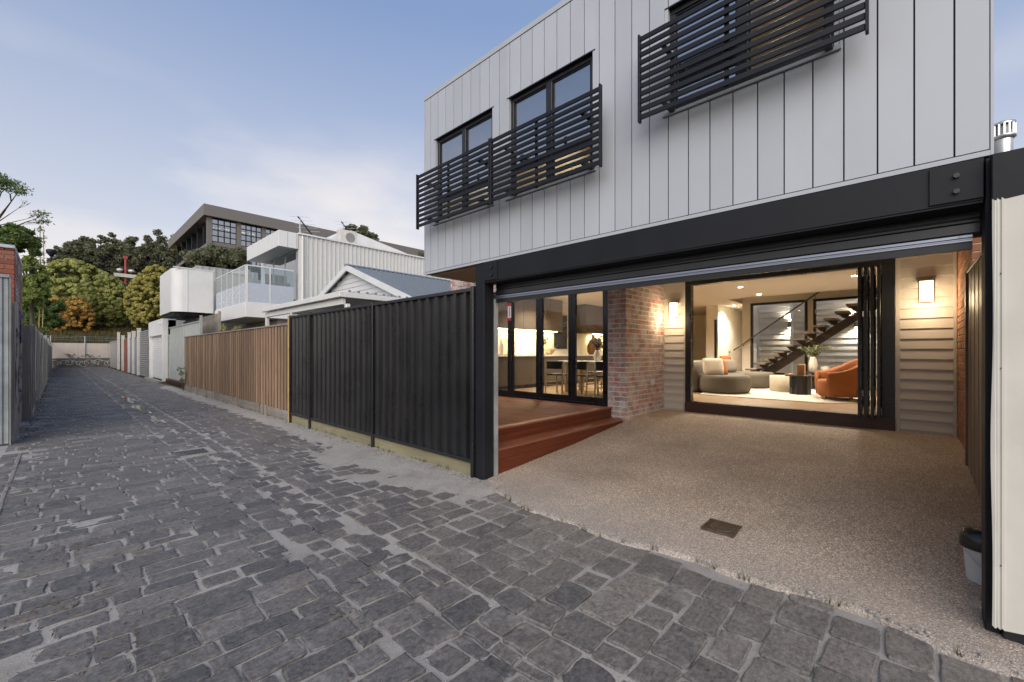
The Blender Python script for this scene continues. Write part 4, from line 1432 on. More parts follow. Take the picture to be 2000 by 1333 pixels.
# --- furniture
def pod(c, rx, ry, h, name, mat, parent, r=0.13, n=40):
    pr = [(0.80, 0.0), (0.90, 0.012)]
    k = r
    prof = [(1 - k * 0.75, 0.0)]
    for i in range(7):
        a = -math.pi / 2 + i * math.pi / 12
        prof.append((1 - k + k * math.cos(a), 0.4 * h * (1 + math.sin(a))))
    for i in range(7):
        a = i * math.pi / 12
        prof.append((1 - k + k * math.cos(a), h * 0.72 + 0.28 * h * math.sin(a)))
    prof.append((0.5, h * 1.005))
    V = []
    return MB().lathe([(p[0], p[1]) for p in prof], c, rx, ry, n).build(name, mat, parent)
M_SOFA = pmat('taupe_fabric', (0.115, 0.098, 0.074), 0.95, var=0.10, scale=5, bmp=0.2, bscale=300)
M_LSOFA = pmat('light_taupe_fabric', (0.21, 0.18, 0.14), 0.95, var=0.08, bmp=0.2, bscale=300)
sofa = thing('sofa', 'curved taupe sofa of rounded pods on a pale rug', 'sofa', (11.6, 3.3, FLZ))
pod((10.78, 3.13, FLZ + 0.025), 0.60, 0.56, 0.40, 'seat_pod', M_SOFA, sofa)
pod((13.0, 3.05, FLZ + 0.025), 0.80, 0.52, 0.39, 'seat_pod', M_SOFA, sofa)
pod((11.95, 3.62, FLZ + 0.026), 1.25, 0.62, 0.385, 'seat_pod', M_SOFA, sofa)
bk_ = MB().lathe([(0.75, 0), (1.0, 0.05), (1.0, 0.60), (0.93, 0.68), (0.7, 0.71)], (10.72, 3.74, FLZ + 0.03), 0.40, 0.15, 24)
bk_.build('backrest', M_LSOFA, sofa)
bk_ = MB().lathe([(0.75, 0), (1.0, 0.05), (1.0, 0.60), (0.93, 0.68), (0.7, 0.71)], (12.3, 4.12, FLZ + 0.03), 1.0, 0.16, 24)
bk_.build('backrest', M_LSOFA, sofa)
def cushion(c, w_, h, d, rz, tilt, name, label, mat):
    n = 14
    V, F = [], []
    for s_ in (-1, 1):
        for j in range(n + 1):
            for i in range(n + 1):
                u, v = 2 * i / n - 1, 2 * j / n - 1
                t = (1 - u ** 4) ** 0.5 * (1 - v ** 4) ** 0.5
                pin = 1 - 0.06 * (u * u * v * v)
                V.append((u * w_ / 2 * pin, s_ * d / 2 * t, v * h / 2 * pin))
    N = (n + 1) ** 2
    for s_ in (0, 1):
        for j in range(n):
            for i in range(n):
                a = s_ * N + j * (n + 1) + i
                q = (a, a + 1, a + n + 2, a + n + 1)
                F.append(q if s_ == 0 else q[::-1])
    o = MB().add(V, F, True).build(name, mat)
    o.location = c
    o.rotation_euler = (tilt, 0, rz)
    return tag(o, label, 'cushion')
M_CREAMF = pmat('cream_linen', (0.58, 0.50, 0.38), 0.95, var=0.08, scale=20, bmp=0.2, bscale=300)
M_ORANGEF = pmat('orange_velvet', (0.29, 0.095, 0.024), 0.85, var=0.15, scale=4)
q = at(1393, 722, 'D', 10.0)
cushion((q.x, q.y, FLZ + 0.62), 0.46, 0.44, 0.16, R(-58), R(-22), 'cushion', 'round edged cream cushion with orange piping leaning on the sofa back', M_CREAMF)
q = at(1401, 722, 'D', 10.25)
cushion((q.x, q.y, FLZ + 0.60), 0.44, 0.42, 0.12, R(-58), R(-30), 'cushion', 'thin orange cushion tucked behind the cream one', M_ORANGEF)
q = at(1424, 716, 'D', 11.3)
cushion((q.x, q.y, FLZ + 0.60), 0.50, 0.36, 0.16, R(-20), R(-15), 'cushion', 'beige cushion in the middle of the sofa', M_LSOFA)
q = at(1418, 711, 'D', 11.7)
cushion((q.x, q.y, FLZ + 0.70), 0.46, 0.36, 0.12, R(-20), R(-15), 'cushion', 'orange cushion peeping over the beige one', M_ORANGEF)
rug = MB()
V = [(9.9, 3.4), (9.75, 1.2), (10.2, 0.4), (13.4, 0.6), (13.7, 3.2), (12.5, 3.9)]
rug.prism(V, 'Z', FLZ + 0.001, FLZ + 0.016)
tag(rug.build('rug', pmat('cream_rug', (0.60, 0.55, 0.46), 0.98, var=0.08, scale=30, bmp=0.4, bscale=200)), 'large cream rug on the oak floor', 'rug')

# orange tub armchair
def armchair():
    cx, cy = 10.72, 0.98
    t = thing('armchair', 'orange velvet tub armchair facing the coffee tables', 'armchair', (cx, cy, FLZ))
    n = 40
    V, F = [], []
    face = R(112)                    # open side
    z0 = FLZ + 0.09
    for i in range(n + 1):
        u = i / n
        a = face + R(52) + u * R(256)
        k = 0.5 - 0.5 * math.cos(2 * math.pi * u)
        top = FLZ + 0.57 + 0.30 * (k ** 1.2)
        for r, z in ((0.44, z0), (0.47, z0 + 0.2), (0.475, top - 0.05), (0.455, top - 0.01), (0.42, top), (0.375, top - 0.02), (0.355, top - 0.07), (0.345, z0 + 0.30), (0.345, z0)):
            V.append((cx + r * math.cos(a), cy + r * math.sin(a), z))
    m = 9
    for i in range(n):
        for j in range(m):
            F.append((i * m + j, (i + 1) * m + j, (i + 1) * m + (j + 1) % m, i * m + (j + 1) % m))
    F += [tuple(range(m)), tuple(range(n * m, n * m + m))[::-1]]
    MB().add(V, F, True).build('shell', M_ORANGEF, t)
    MB().lathe([(0.30, 0.08), (0.338, 0.12), (0.338, 0.36), (0.31, 0.41), (0.15, 0.42)], (cx, cy, FLZ), n=32).build('seat', M_ORANGEF, t)
    for a in (45, 135, 225, 315):
        MB().cyl((cx + 0.30 * math.cos(R(a)), cy + 0.30 * math.sin(R(a)), FLZ + 0.017), (cx + 0.32 * math.cos(R(a)), cy + 0.32 * math.sin(R(a)), FLZ + 0.09), 0.02, 0.03, 10).build('leg', M_BAMBOO, t)
    # draped throw on the back
armchair()
# black fluted coffee table and white drum
q = at(1563, 760, 'D', 9.55)
tb = thing('coffee_table', 'black fluted round coffee table beside the orange armchair', 'coffee table', (q.x, q.y, FLZ))
n = 72
prof_r = lambda i: 0.20 + (0.008 if (i // 3) % 2 else 0)
V = [(q.x + prof_r(i) * math.cos(2 * math.pi * i / n), q.y + prof_r(i) * math.sin(2 * math.pi * i / n)) for i in range(n)]
MB().prism(V, 'Z', FLZ + 0.017, FLZ + 0.42).build('fluted_drum', M_BLACK, tb)
MB().lathe([(0.30, 0), (0.31, 0.006), (0.31, 0.022), (0.30, 0.028)], (q.x, q.y, FLZ + 0.422), n=40).build('top', M_BLACK, tb)
TT = FLZ + 0.451
q2 = at(1531, 760, 'D', 10.3)
dr = tag(MB().lathe([(0.29, 0.0), (0.30, 0.01), (0.30, 0.37), (0.29, 0.38)], (q2.x, q2.y, FLZ + 0.017), n=40).build('side_table', pmat('travertine', (0.58, 0.50, 0.39), 0.6, var=0.08, scale=9)), 'pale round drum side table left of the black coffee table', 'side table')
bx_ = at(1565, 724, 'D', 9.45)
tag(MB().bbox(bx_.x - 0.08, bx_.x + 0.08, bx_.y - 0.07, bx_.y + 0.07, TT + 0.0, TT + 0.235, 0.006).build('box', pmat('kraft_box', (0.30, 0.16, 0.075), 0.8)), 'tan box standing on the black coffee table', 'box')
tag(MB().lathe([(0.12, 0.0), (0.13, 0.012), (0.125, 0.018)], (q.x - 0.02, q.y + 0.17, TT), n=24).build('plate', pmat('tan_ceramic', (0.45, 0.30, 0.19), 0.5)), 'small tan plate on the black coffee table', 'plate')
# side table behind with vase and branch
q3 = at(1590, 735, 'D', 10.9)
st_ = thing('pedestal_table', 'low dark pedestal table behind the coffee table', 'side table', (q3.x, q3.y, FLZ))
MB().lathe([(0.20, 0.0), (0.20, 0.02)], (q3.x, q3.y, FLZ + 0.017), n=28).build('base', M_BLACK, st_)
MB().cyl((q3.x, q3.y, FLZ + 0.037), (q3.x, q3.y, FLZ + 0.42), 0.05, n=16).build('stem', M_BLACK, st_)
MB().lathe([(0.30, 0.0), (0.30, 0.025)], (q3.x, q3.y, FLZ + 0.421), n=32).build('top', M_BLACK, st_)
T3 = FLZ + 0.447
M_CER = pmat('white_ceramic', (0.66, 0.58, 0.50), 0.45, var=0.05)
M_SPRIG = mat_leaf('sprig_leaf', (0.10, 0.13, 0.05), (0.20, 0.20, 0.10))
def vase_plant(c, prof, label, sprigs, spread, height, leaf=0.05, parent_name='vase', lmat=None, seed=1):
    t = thing(parent_name, label, 'vase', c)
    MB().lathe(prof, c, n=24).build('vessel', M_CER, t)
    ztop = c[2] + prof[-1][1]
    rnd = random.Random(seed)
    stems, V, F = MB(), [], []
    for k in range(sprigs):
        a = rnd.uniform(0, 6.28)
        s_ = rnd.uniform(0.3, 1) * spread
        pts = []
        for i in range(6):
            u = i / 5
            pts.append(Vector((c[0] + math.cos(a) * s_ * u ** 1.3, c[1] + math.sin(a) * s_ * u ** 1.3, ztop - 0.05 + height * rnd.uniform(0.9, 1.0) * u * (1 - 0.25 * u))))
        stems.tube(pts, 0.004, 5)
        for i in range(2, 6):
            for _ in range(5):
                p_ = pts[i] + Vector((rnd.gauss(0, leaf * 0.7), rnd.gauss(0, leaf * 0.7), rnd.gauss(0, leaf * 0.6)))
                d1 = Vector((rnd.gauss(0, 1), rnd.gauss(0, 1), rnd.gauss(0, 1))).normalized() * leaf
                d2 = d1.orthogonal().normalized() * leaf * 0.45
                o_ = len(V)
                V += [p_ - d1, p_ + d2, p_ + d1, p_ - d2]
                F.append((o_, o_ + 1, o_ + 2, o_ + 3))
    stems.build('stems', M_GREYTIM, t)
    MB().add(V, F).build('foliage', lmat or M_SPRIG, t)
vase_plant((q3.x, q3.y + 0.02, T3), [(0.05, 0.0), (0.085, 0.05), (0.10, 0.22), (0.07, 0.36), (0.055, 0.40)], 'tall pale ribbed vase of leafy branches behind the tan box', 9, 0.42, 0.42, seed=3)
tag(MB().lathe([(0.07, 0), (0.10, 0.02), (0.10, 0.14), (0.09, 0.15)], (q3.x + 0.1, q3.y - 0.22, T3), n=20).build('bowl', M_CER), 'squat white pot on the pedestal table by the armchair', 'pot')

# --- kitchen
kit_t = thing('kitchen_bench', 'dark kitchen bench with pale stone top along the far wall', 'kitchen bench', (9.8, 7.7, FLZ))
x = 6.95
while x < 14.9:
    MB().bbox(x + 0.002, min(x + 0.60, 14.95) - 0.002, 7.42, 7.99, FLZ + 0.10, 1.392, 0.003).build('cabinet_front', M_CABINET, kit_t)
    x += 0.60
MB().box(6.95, 14.95, 7.46, 8.04, FLZ, FLZ + 0.098).build('kickboard', M_BLACK, kit_t)
M_TOPS = pmat('pale_stone', (0.62, 0.58, 0.52), 0.3, var=0.04)
MB().bbox(6.93, 14.97, 7.395, 8.045, 1.394, 1.432, 0.003).build('benchtop', M_TOPS, kit_t)
up = thing('overhead_cabinets', 'brown overhead kitchen cabinets with a glowing strip light beneath', 'cabinets', (8.4, 7.85, 2.1))
for a, b in ((6.90, 10.55), (11.85, 14.95)):
    x = a
    while x < b - 0.1:
        MB().bbox(x + 0.0015, min(x + 0.61, b) - 0.0015, 7.68, 8.045, 2.145, CLZ - 0.004, 0.003).build('cabinet', pmat('taupe_cabinet', (0.13, 0.10, 0.075), 0.5, var=0.05, objvar=0.05), up)
        x += 0.61
for a, b in ((6.95, 10.5), (12.6, 13.9)):
    MB().box(a, b, 7.86, 7.90, 2.128, 2.142).build('strip_light', emit('strip_glow', (1.0, 0.80, 0.45), 12), up)
    d_ = bpy.data.lights.new('strip', 'AREA'); d_.shape = 'RECTANGLE'; d_.size = b - a; d_.size_y = 0.04
    d_.energy = 30 * (b - a) / 3.5; d_.color = (1.0, 0.76, 0.40)
    o = bpy.data.objects.new('strip', d_); C.objects.link(o); o.location = ((a + b) / 2, 7.88, 2.12)
    o.parent = up; o.matrix_parent_inverse = Matrix.Translation(-up.location)
hpart('kitchen_window', MB().box(10.62, 11.30, FY - 0.004, FY + 0.018, 1.62, 2.7), M_BLACK)
tap = thing('tap', 'black gooseneck kitchen tap', 'tap', (11.35, 7.9, 1.433))
MB().cyl((11.35, 7.9, 1.433), (11.35, 7.9, 1.75), 0.014, n=8).build('riser', M_BLACK, tap)
MB().tube([(11.35, 7.9, 1.74), (11.35, 7.84, 1.80), (11.35, 7.74, 1.80), (11.35, 7.70, 1.72)], 0.012).build('spout', M_BLACK, tap)
def on_bench(px, yq=7.75):
    d = dirof(px)
    return d[0] / d[1] * yq
bx0 = on_bench(975)
tag(MB().lathe([(0.09, 0.0), (0.11, 0.05), (0.11, 0.26), (0.05, 0.36), (0.035, 0.44)], (bx0, 7.72, 1.433), n=24).build('bottle_vase', M_CER), 'white bottle shaped vase on the left end of the kitchen bench', 'vase')
bx1 = on_bench(985, 7.95)
fr_ = thing('picture_frame', 'small framed print leaning on the kitchen splashback', 'picture', (bx1, 7.98, 1.433))
MB().bbox(bx1 - 0.2, bx1 + 0.2, 7.985, 8.005, 1.433, 2.0, 0.004).build('frame', M_BAMBOO, fr_)
MB().box(bx1 - 0.17, bx1 + 0.17, 7.981, 7.9845, 1.47, 1.97).build('print', pmat('print_paper', (0.55, 0.42, 0.30), 0.8, var=0.5, scale=6), fr_)
bx2 = on_bench(1071)
tag(MB().lathe([(0.06, 0.0), (0.10, 0.03), (0.18, 0.16), (0.19, 0.20), (0.175, 0.205)], (bx2, 7.7, 1.433), n=24).build('bowl', pmat('speckled_bowl', (0.42, 0.33, 0.24), 0.7, var=0.3, scale=30)), 'speckled ceramic bowl on the kitchen bench', 'bowl')
bx3 = on_bench(1156)
tag(MB().lathe([(0.14, 0.0), (0.20, 0.10), (0.20, 0.30), (0.12, 0.46), (0.05, 0.54), (0.05, 0.66)], (bx3, 7.7, 1.433), n=24).build('jug', wood('amber_wicker', (0.22, 0.085, 0.02), (0.32, 0.15, 0.05), 'Z', 0.5)), 'amber wicker bottle on the kitchen bench', 'bottle')
bx4 = on_bench(1064, 7.9)
vase_plant((bx4, 7.9, 1.433), [(0.05, 0), (0.08, 0.1), (0.05, 0.25)], 'slim vase of sprigs on the kitchen bench left of the dark window', 4, 0.2, 0.5, 0.05, seed=5)
bx5 = on_bench(1170, 7.7)
vase_plant((bx5, 7.7, 1.433), [(0.08, 0), (0.10, 0.1), (0.09, 0.16)], 'small leafy pot plant at the right end of the kitchen bench', 7, 0.25, 0.28, 0.06, seed=6)

# --- dining table and chairs
tb2 = thing('dining_table', 'long pale topped dining table with chunky oak legs', 'dining table', (8.75, 5.2, FLZ))
o_ = [(8.75 + 0.48 * math.copysign(abs(math.cos(a)) ** 0.5, math.cos(a)), 5.2 + 1.15 * math.copysign(abs(math.sin(a)) ** 0.5, math.sin(a))) for a in [2 * math.pi * i / 40 for i in range(40)]]
MB().prism(o_, 'Z', FLZ + 0.715, FLZ + 0.75).build('table_top', pmat('table_white', (0.62, 0.58, 0.52), 0.4, var=0.03), tb2)
M_OAK = wood('pale_oak', (0.42, 0.29, 0.16), (0.50, 0.36, 0.21), 'Z', 0.5, 0.05, bmp=0.05)
for sx in (-1, 1):
    for sy in (-1, 1):
        MB().cyl((8.75 + sx * 0.30, 5.2 + sy * 0.80, FLZ), (8.75 + sx * 0.30, 5.2 + sy * 0.80, FLZ + 0.714), 0.075, n=16).build('leg', M_OAK, tb2)
def chair(label):
    t = thing('dining_chair', label, 'chair', (0, 0, 0), 'dining chairs')
    # faces +X
    for sy in (-1, 1):
        MB().cyl((-0.24, sy * 0.23, 0.0), (-0.20, sy * 0.22, 0.76), 0.017, 0.019, 10).build('leg', M_OAK, t)
        MB().cyl((0.22, sy * 0.22, 0.0), (0.20, sy * 0.22, 0.46), 0.017, 0.019, 10).build('leg', M_OAK, t)
        MB().cyl((-0.225, sy * 0.225, 0.27), (0.21, sy * 0.22, 0.27), 0.010, n=8).build('stretcher', M_OAK, t)
    MB().cyl((-0.23, -0.225, 0.22), (-0.23, 0.225, 0.22), 0.011, n=8).build('stretcher', M_OAK, t)
    MB().bbox(-0.22, 0.23, -0.225, 0.225, 0.435, 0.468, 0.012).build('seat', M_BLACK, t)
    nn = 12
    V, F = [], []
    for i in range(nn + 1):
        y = -0.235 + 0.47 * i / nn
        xx = -0.215 - 0.03 * (1 - (y / 0.235) ** 2)
        for dx, z in ((0, 0.585), (0, 0.76), (0.022, 0.765), (0.022, 0.58)):
            V.append((xx + dx, y, z))
    for i in range(nn):
        for j in range(4):
            F.append((i * 4 + j, (i + 1) * 4 + j, (i + 1) * 4 + (j + 1) % 4, i * 4 + (j + 1) % 4))
    F += [(0, 1, 2, 3), tuple(range(nn * 4, nn * 4 + 4))[::-1]]
    MB().add(V, F).build('backrest', M_BLACK, t)
    return t
def place(root, loc, rz, label):
    r = root.copy(); C.objects.link(r)
    r.location = loc; r.rotation_euler = (0, 0, rz); r['label'] = label
    for ch in list(root.children):
        c = ch.copy(); C.objects.link(c); c.parent = r
        c.matrix_parent_inverse = Matrix.Identity(4)
    return r
base = chair('black and oak dining chair at the lane side of the table, left end')
spots = [((7.95, 5.88, FLZ), 0.05, None),
         ((7.98, 5.22, FLZ), -0.04, 'black and oak dining chair at the lane side of the table, middle one of three'),
         ((7.95, 4.56, FLZ), 0.08, 'black and oak dining chair at the lane side of the table, nearest the brick pier'),
         ((9.62, 5.85, FLZ), math.pi, 'black and oak dining chair on the kitchen side of the table, left end'),
         ((9.60, 5.18, FLZ), math.pi - 0.06, 'black and oak dining chair on the kitchen side of the table, in the middle'),
         ((9.62, 4.50, FLZ), math.pi + 0.05, 'black and oak dining chair on the kitchen side of the table, nearest the living room')]
for loc, rz, lab in spots[1:]:
    place(base, loc, rz, lab)
base.location = spots[0][0]; base.rotation_euler = (0, 0, spots[0][1])
for ch in base.children:
    ch.matrix_parent_inverse = Matrix.Identity(4)
vase_plant((8.75, 5.35, FLZ + 0.751), [(0.06, 0), (0.09, 0.08), (0.08, 0.2), (0.04, 0.27)], 'white vase of dark round leaves on the dining table', 7, 0.26, 0.40, 0.055,
           lmat=mat_leaf('plum_leaf', (0.06, 0.03, 0.03), (0.11, 0.06, 0.05)), seed=9)
# ================================================================== FENCES AND THE RIGHT SIDE OF THE LANE
def rib_sheet(y0, y1, z0, z1, x, pitch=0.19, depth=0.040, along='Y', flip=1, shape=None):
    """folded steel sheet; ribs stand out towards -X (along Y) or -Y (along X)"""
    shape = shape or ((0.0, 0.0), (0.42, 0.0), (0.50, 1.0), (0.72, 1.0), (0.80, 0.0))
    pr = []
    t = y0
    while t < y1 - 1e-6:
        for u, d in shape:
            q = t + u * pitch
            if q <= y1:
                pr.append((q, d * depth))
        t += pitch
    pr.append((y1, 0.0))
    n = len(pr)
    V = []
    for zz in (z0, z1):
        for q, d in pr:
            V.append((x - d * flip, q, zz) if along == 'Y' else (q, x - d * flip, zz))
    for zz in (z0, z1):
        for q, d in pr:
            V.append((x - d * flip + 0.004, q, zz) if along == 'Y' else (q, x - d * flip + 0.004, zz))
    F = []
    for b in (0, 2 * n):
        for i in range(n - 1):
            F.append((b + i, b + i + 1, b + n + i + 1, b + n + i))
    for i in range(n - 1):
        F.append((n + i, n + i + 1, 3 * n + i + 1, 3 * n + i))
        F.append((i, i + 1, 2 * n + i + 1, 2 * n + i))
    return MB().add(V, F)

# black steel fence
bf = thing('metal_fence', 'black folded steel fence with timber plinth beside the garage post', 'fence', (3.36, 6.6, 0))
py_ = [9.50, 8.49, 6.066, 3.73]
for i in range(3):
    a, b = py_[i + 1], py_[i]
    rib_sheet(a + 0.03, b - 0.03, 0.23, 2.235, 3.372, 0.19, 0.042).build('steel_panel', M_FENCE, bf)
    MB().bbox(3.318, 3.395, a + 0.026, b - 0.026, 2.225, 2.268, 0.004).build('top_rail', M_FENCE, bf)
    MB().bbox(3.318, 3.395, a + 0.026, b - 0.026, 0.190, 0.232, 0.004).build('bottom_rail', M_FENCE, bf)
    MB().bbox(3.350, 3.385, a + 0.026, b - 0.026, -0.06, 0.187, 0.004).build('plinth_board', M_PLINTH, bf)
for y in py_:
    MB().bbox(3.312, 3.40, y - 0.025, y + 0.025, -0.05, 2.285, 0.004).build('post', M_FENCE, bf)

# lapped timber paling fence
tf = thing('timber_fence', 'warm brown lapped timber paling fence with a grey capping and plinth', 'fence', (3.40, 15.2, 0))
Y0, Y1 = 9.62, 20.80
n = 57
pt = (Y1 - Y0) / n
me_f = [MB().bbox(-0.009, 0.009, -0.050, 0.050, 0, 1, 0.003).mesh('paling') for _ in range(3)]
for m_ in me_f: m_.materials.append(M_PALING)
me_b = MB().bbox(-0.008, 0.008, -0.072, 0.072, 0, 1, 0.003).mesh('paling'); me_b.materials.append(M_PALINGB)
def put(me, name, parent, loc, scale=(1, 1, 1), rot=(0, 0, 0)):
    o = bpy.data.objects.new(name, me); C.objects.link(o)
    o.location = loc; o.scale = scale; o.rotation_euler = rot
    o.parent = parent; o.matrix_parent_inverse = Matrix.Translation(-world_loc(parent))
    return o
for i in range(n):
    y = Y0 + (i + 0.5) * pt
    zb = 0.235 + random.uniform(-0.012, 0.012)
    put(random.choice(me_f), 'paling', tf, (3.379 + random.uniform(-0.003, 0.003), y, zb), (1, random.uniform(0.92, 1.06), 2.09 - zb), (random.gauss(0, 0.004), 0, random.gauss(0, 0.02)))
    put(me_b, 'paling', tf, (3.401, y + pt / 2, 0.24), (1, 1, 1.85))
MB().bbox(3.352, 3.46, Y0 - 0.02, Y1 + 0.02, 2.095, 2.132, 0.005).build('capping', M_GREYTIM, tf)
for y0, y1 in ((9.56, 11.62), (11.75, 14.0), (14.1, 17.1), (17.2, 19.4), (19.5, 20.8)):
    MB().bbox(3.372, 3.412, y0, y1, -0.06, 0.120, 0.005).build('plinth_board', M_GREYTIM, tf)
    MB().bbox(3.374, 3.410, y0, y1, 0.122, 0.232, 0.005).build('plinth_board', M_GREYTIM, tf)
for px in (384, 418.5, 461.5, 512.5, 519):
    d = dirof(px)
    y = 3.36 / d[0] * d[1]
    MB().bbox(3.335, 3.371, y - 0.045, y + 0.045, -0.06, 0.25, 0.005).build('stub_post', M_GREYTIM, tf)
yp = thing('corner_post', 'yellow round timber post where the paling and black fences meet', 'post', (3.37, 9.575, 0))
for i in range(7):
    z0, z1 = i * 0.325, (i + 1) * 0.325
    MB().lathe([(0.043, 0.0), (0.040, 0.015), (0.040, 0.305), (0.043, 0.3245)], (3.345, 9.572, z0), n=14).build('segment', M_BAMBOO, yp)

# cream sheet fence at the right edge
cf = thing('sheet_fence', 'worn cream ribbed steel fence at the right edge beside the garage post', 'fence', (3.29, -0.8, 0))
V = []
pr = [(-0.333, 0.0), (-0.340, 0.003), (-0.344, 0.0), (-0.350, 0.0015), (-0.356, 0.0), (-0.363, 0.0), (-0.3655, 0.006), (-0.3715, 0.006), (-0.374, 0.0), (-0.46, 0.0), (-0.463, 0.006), (-0.469, 0.006), (-0.472, 0.0),
      (-0.66, 0.0), (-0.664, 0.006), (-0.67, 0.006), (-0.674, 0.0), (-0.86, 0.0), (-0.864, 0.006), (-0.87, 0.006), (-0.874, 0.0), (-1.1, 0.0)]
rows = 26
for j in range(rows + 1):
    u = j / rows
    for i, (yy, d) in enumerate(pr):
        wv = -0.006 * math.sin(u * 9 + 1) * math.sin(u * 3.1) if i < 1 else 0
        V.append((3.255 - d - (0.003 * math.sin(u * 7) if i < 2 else 0), yy + wv, 0.095 + u * (2.275 - 0.095) + (0.01 * (i % 3 == 0) if j in (0, rows) else 0)))
n = len(pr)
F = [(j * n + i, (j + 1) * n + i, (j + 1) * n + i + 1, j * n + i + 1) for j in range(rows) for i in range(n - 1)]
cs = MB().add(V, F).build('sheet', M_CREAMSHEET, cf)
cs.modifiers.new('thick', 'SOLIDIFY').thickness = 0.004
for z in (1.90, 1.42, 0.42):
    MB().cyl((3.246, -0.362, z), (3.2545, -0.362, z), 0.004, n=8).build('screw', M_BLACK, cf)
MB().bbox(3.315, 3.36, -1.1, -0.376, 0.5, 0.58, 0.004).build('back_rail', M_DARK, cf)
MB().bbox(3.315, 3.36, -1.1, -0.376, 1.8, 1.88, 0.004).build('back_rail', M_DARK, cf)
MB().bbox(3.30, 3.36, -0.52, -0.374, -0.06, 0.19, 0.004).build('foot_plate', M_BLACK, cf)
MB().bbox(3.25, 3.36, -1.1, -0.53, -0.06, 0.13, 0.008).build('timber_sleeper', M_GREYTIM, cf)

# brown steel boundary panels inside the driveway and the brick wall behind
bp = thing('boundary_fence', 'brown steel boundary fence along the right side of the driveway', 'fence', (5.1, -0.51, 0.1))
m_br = pmat('brown_steel', (0.15, 0.105, 0.078), 0.45, var=0.08)
rib_sheet(3.62, 6.60, 0.02, 2.34, -0.505, 0.30, -0.004, along='X', flip=1, shape=((0, 0), (0.90, 0), (0.91, 1.0), (0.95, 1.0), (0.96, 0))).build('steel_panel', m_br, bp)
for x in (3.6, 5.1, 6.61):
    MB().bbox(x - 0.03, x + 0.03, -0.55, -0.482, 0.0, 2.36, 0.003).build('post', m_br, bp)
MB().bbox(3.64, 6.57, -0.545, -0.486, 2.341, 2.362, 0.003).build('top_rail', m_br, bp)
rw = thing('brick_wall', 'orange brick boundary wall at the back right of the driveway', 'wall', (7.5, -0.6, 0.2))
core = MB().box(6.668, 8.28, -0.80, -0.542, 0.1, 3.05).build('mortar_core', M_MORTAR, rw)
z, k = 0.26, 0
while z < 3.04:
    x = 6.66
    put_brick(x, x + 0.11 + 0.0 * k, -0.79, -0.53, z, z + 0.076, M_ORBR, rw) if k % 2 else None
    x = 6.66 + (0.12 if k % 2 else 0)
    while x < 8.26:
        x1 = min(x + 0.23, 8.262)
        if x1 - x > 0.04:
            put_brick(x, x1, -0.64, -0.53, z, z + 0.076, M_ORBR, rw)
        x += 0.24
    z += CO; k += 1
# white pail with a black lid behind the post
q = at(1921, 1100, 'X', 3.92)
pl = thing('pail', 'white plastic pail with a black lid behind the right garage post', 'pail', (3.95, q.y, drive_z(3.95)))
c = (3.95, q.y, drive_z(3.95) - 0.004)
MB().lathe([(0.070, 0.0), (0.074, 0.01), (0.088, 0.22), (0.090, 0.225)], c, n=28).build('bucket', pmat('pail_white', (0.55, 0.54, 0.52), 0.5, var=0.1, dirt=0.2), pl)
MB().lathe([(0.100, 0.205), (0.103, 0.21), (0.103, 0.265), (0.090, 0.31), (0.05, 0.325)], c, n=28).build('lid', M_BLACK, pl)
MB().tube([(c[0] + 0.1 * math.cos(a), c[1] + 0.1 * math.sin(a), c[2] + 0.19 - 0.09 * math.sin((a - 2.2) / 2.6 * math.pi)) for a in [2.2 + 2.6 * i / 12 for i in range(13)]], 0.0025, 6).build('wire_handle', M_GALV, pl)

# flue and neighbour roof edge above the right post
q = at(1959, 290, 'Y', -0.62)
fl = thing('flue', 'shiny steel flue pipe with a slotted cowl above the right garage post', 'flue', (q.x, q.y, 2.3))
m_fl = pmat('flue_steel', (0.55, 0.56, 0.58), 0.28, metal=0.9, var=0.1)
sclF = (q.x * FW[0] + q.y * FW[1]) / FPX
r = 15.5 * sclF
zt = at(1959, 243, 'Y', -0.62).z; z1 = at(1959, 275, 'Y', -0.62).z
MB().cyl((q.x, q.y, 2.3), (q.x, q.y, z1), r * 0.86, n=24).build('pipe', m_fl, fl)
MB().lathe([(r * 0.9, 0), (r * 1.15, 0.012), (r * 1.15, 0.03)], (q.x, q.y, z1), n=24).build('collar', m_fl, fl)
for i in range(14):
    a = 2 * math.pi * i / 14
    MB().box(q.x + r * math.cos(a) - 0.006, q.x + r * math.cos(a) + 0.006, q.y + r * math.sin(a) - 0.006, q.y + r * math.sin(a) + 0.006, z1 + 0.031, zt - 0.016).build('louvre', m_fl, fl)
MB().cyl((q.x, q.y, z1 + 0.031), (q.x, q.y, zt - 0.016), r * 0.6, n=16).build('core', M_GALV, fl)
MB().lathe([(r * 1.1, 0), (r * 1.1, 0.015), (r * 0.6, 0.03)], (q.x, q.y, zt - 0.015), n=24).build('cap', m_fl, fl)
nr = thing('carport', 'dark edged neighbouring carport roof at the far right', 'carport', (5.0, -1.6, 0))
MB().prism([(-0.80, 2.56), (-3.4, 3.35), (-3.4, 3.43), (-0.80, 2.64)], 'X', 4.1, 9.0).build('roof', pmat('roof_brown', (0.06, 0.05, 0.045), 0.6), nr)
MB().bbox(4.12, 4.22, -3.3, -3.2, 0, 3.3, 0.01).build('post', M_DARK, nr); MB().bbox(8.8, 8.9, -3.3, -3.2, 0, 3.3, 0.01).build('post', M_DARK, nr)

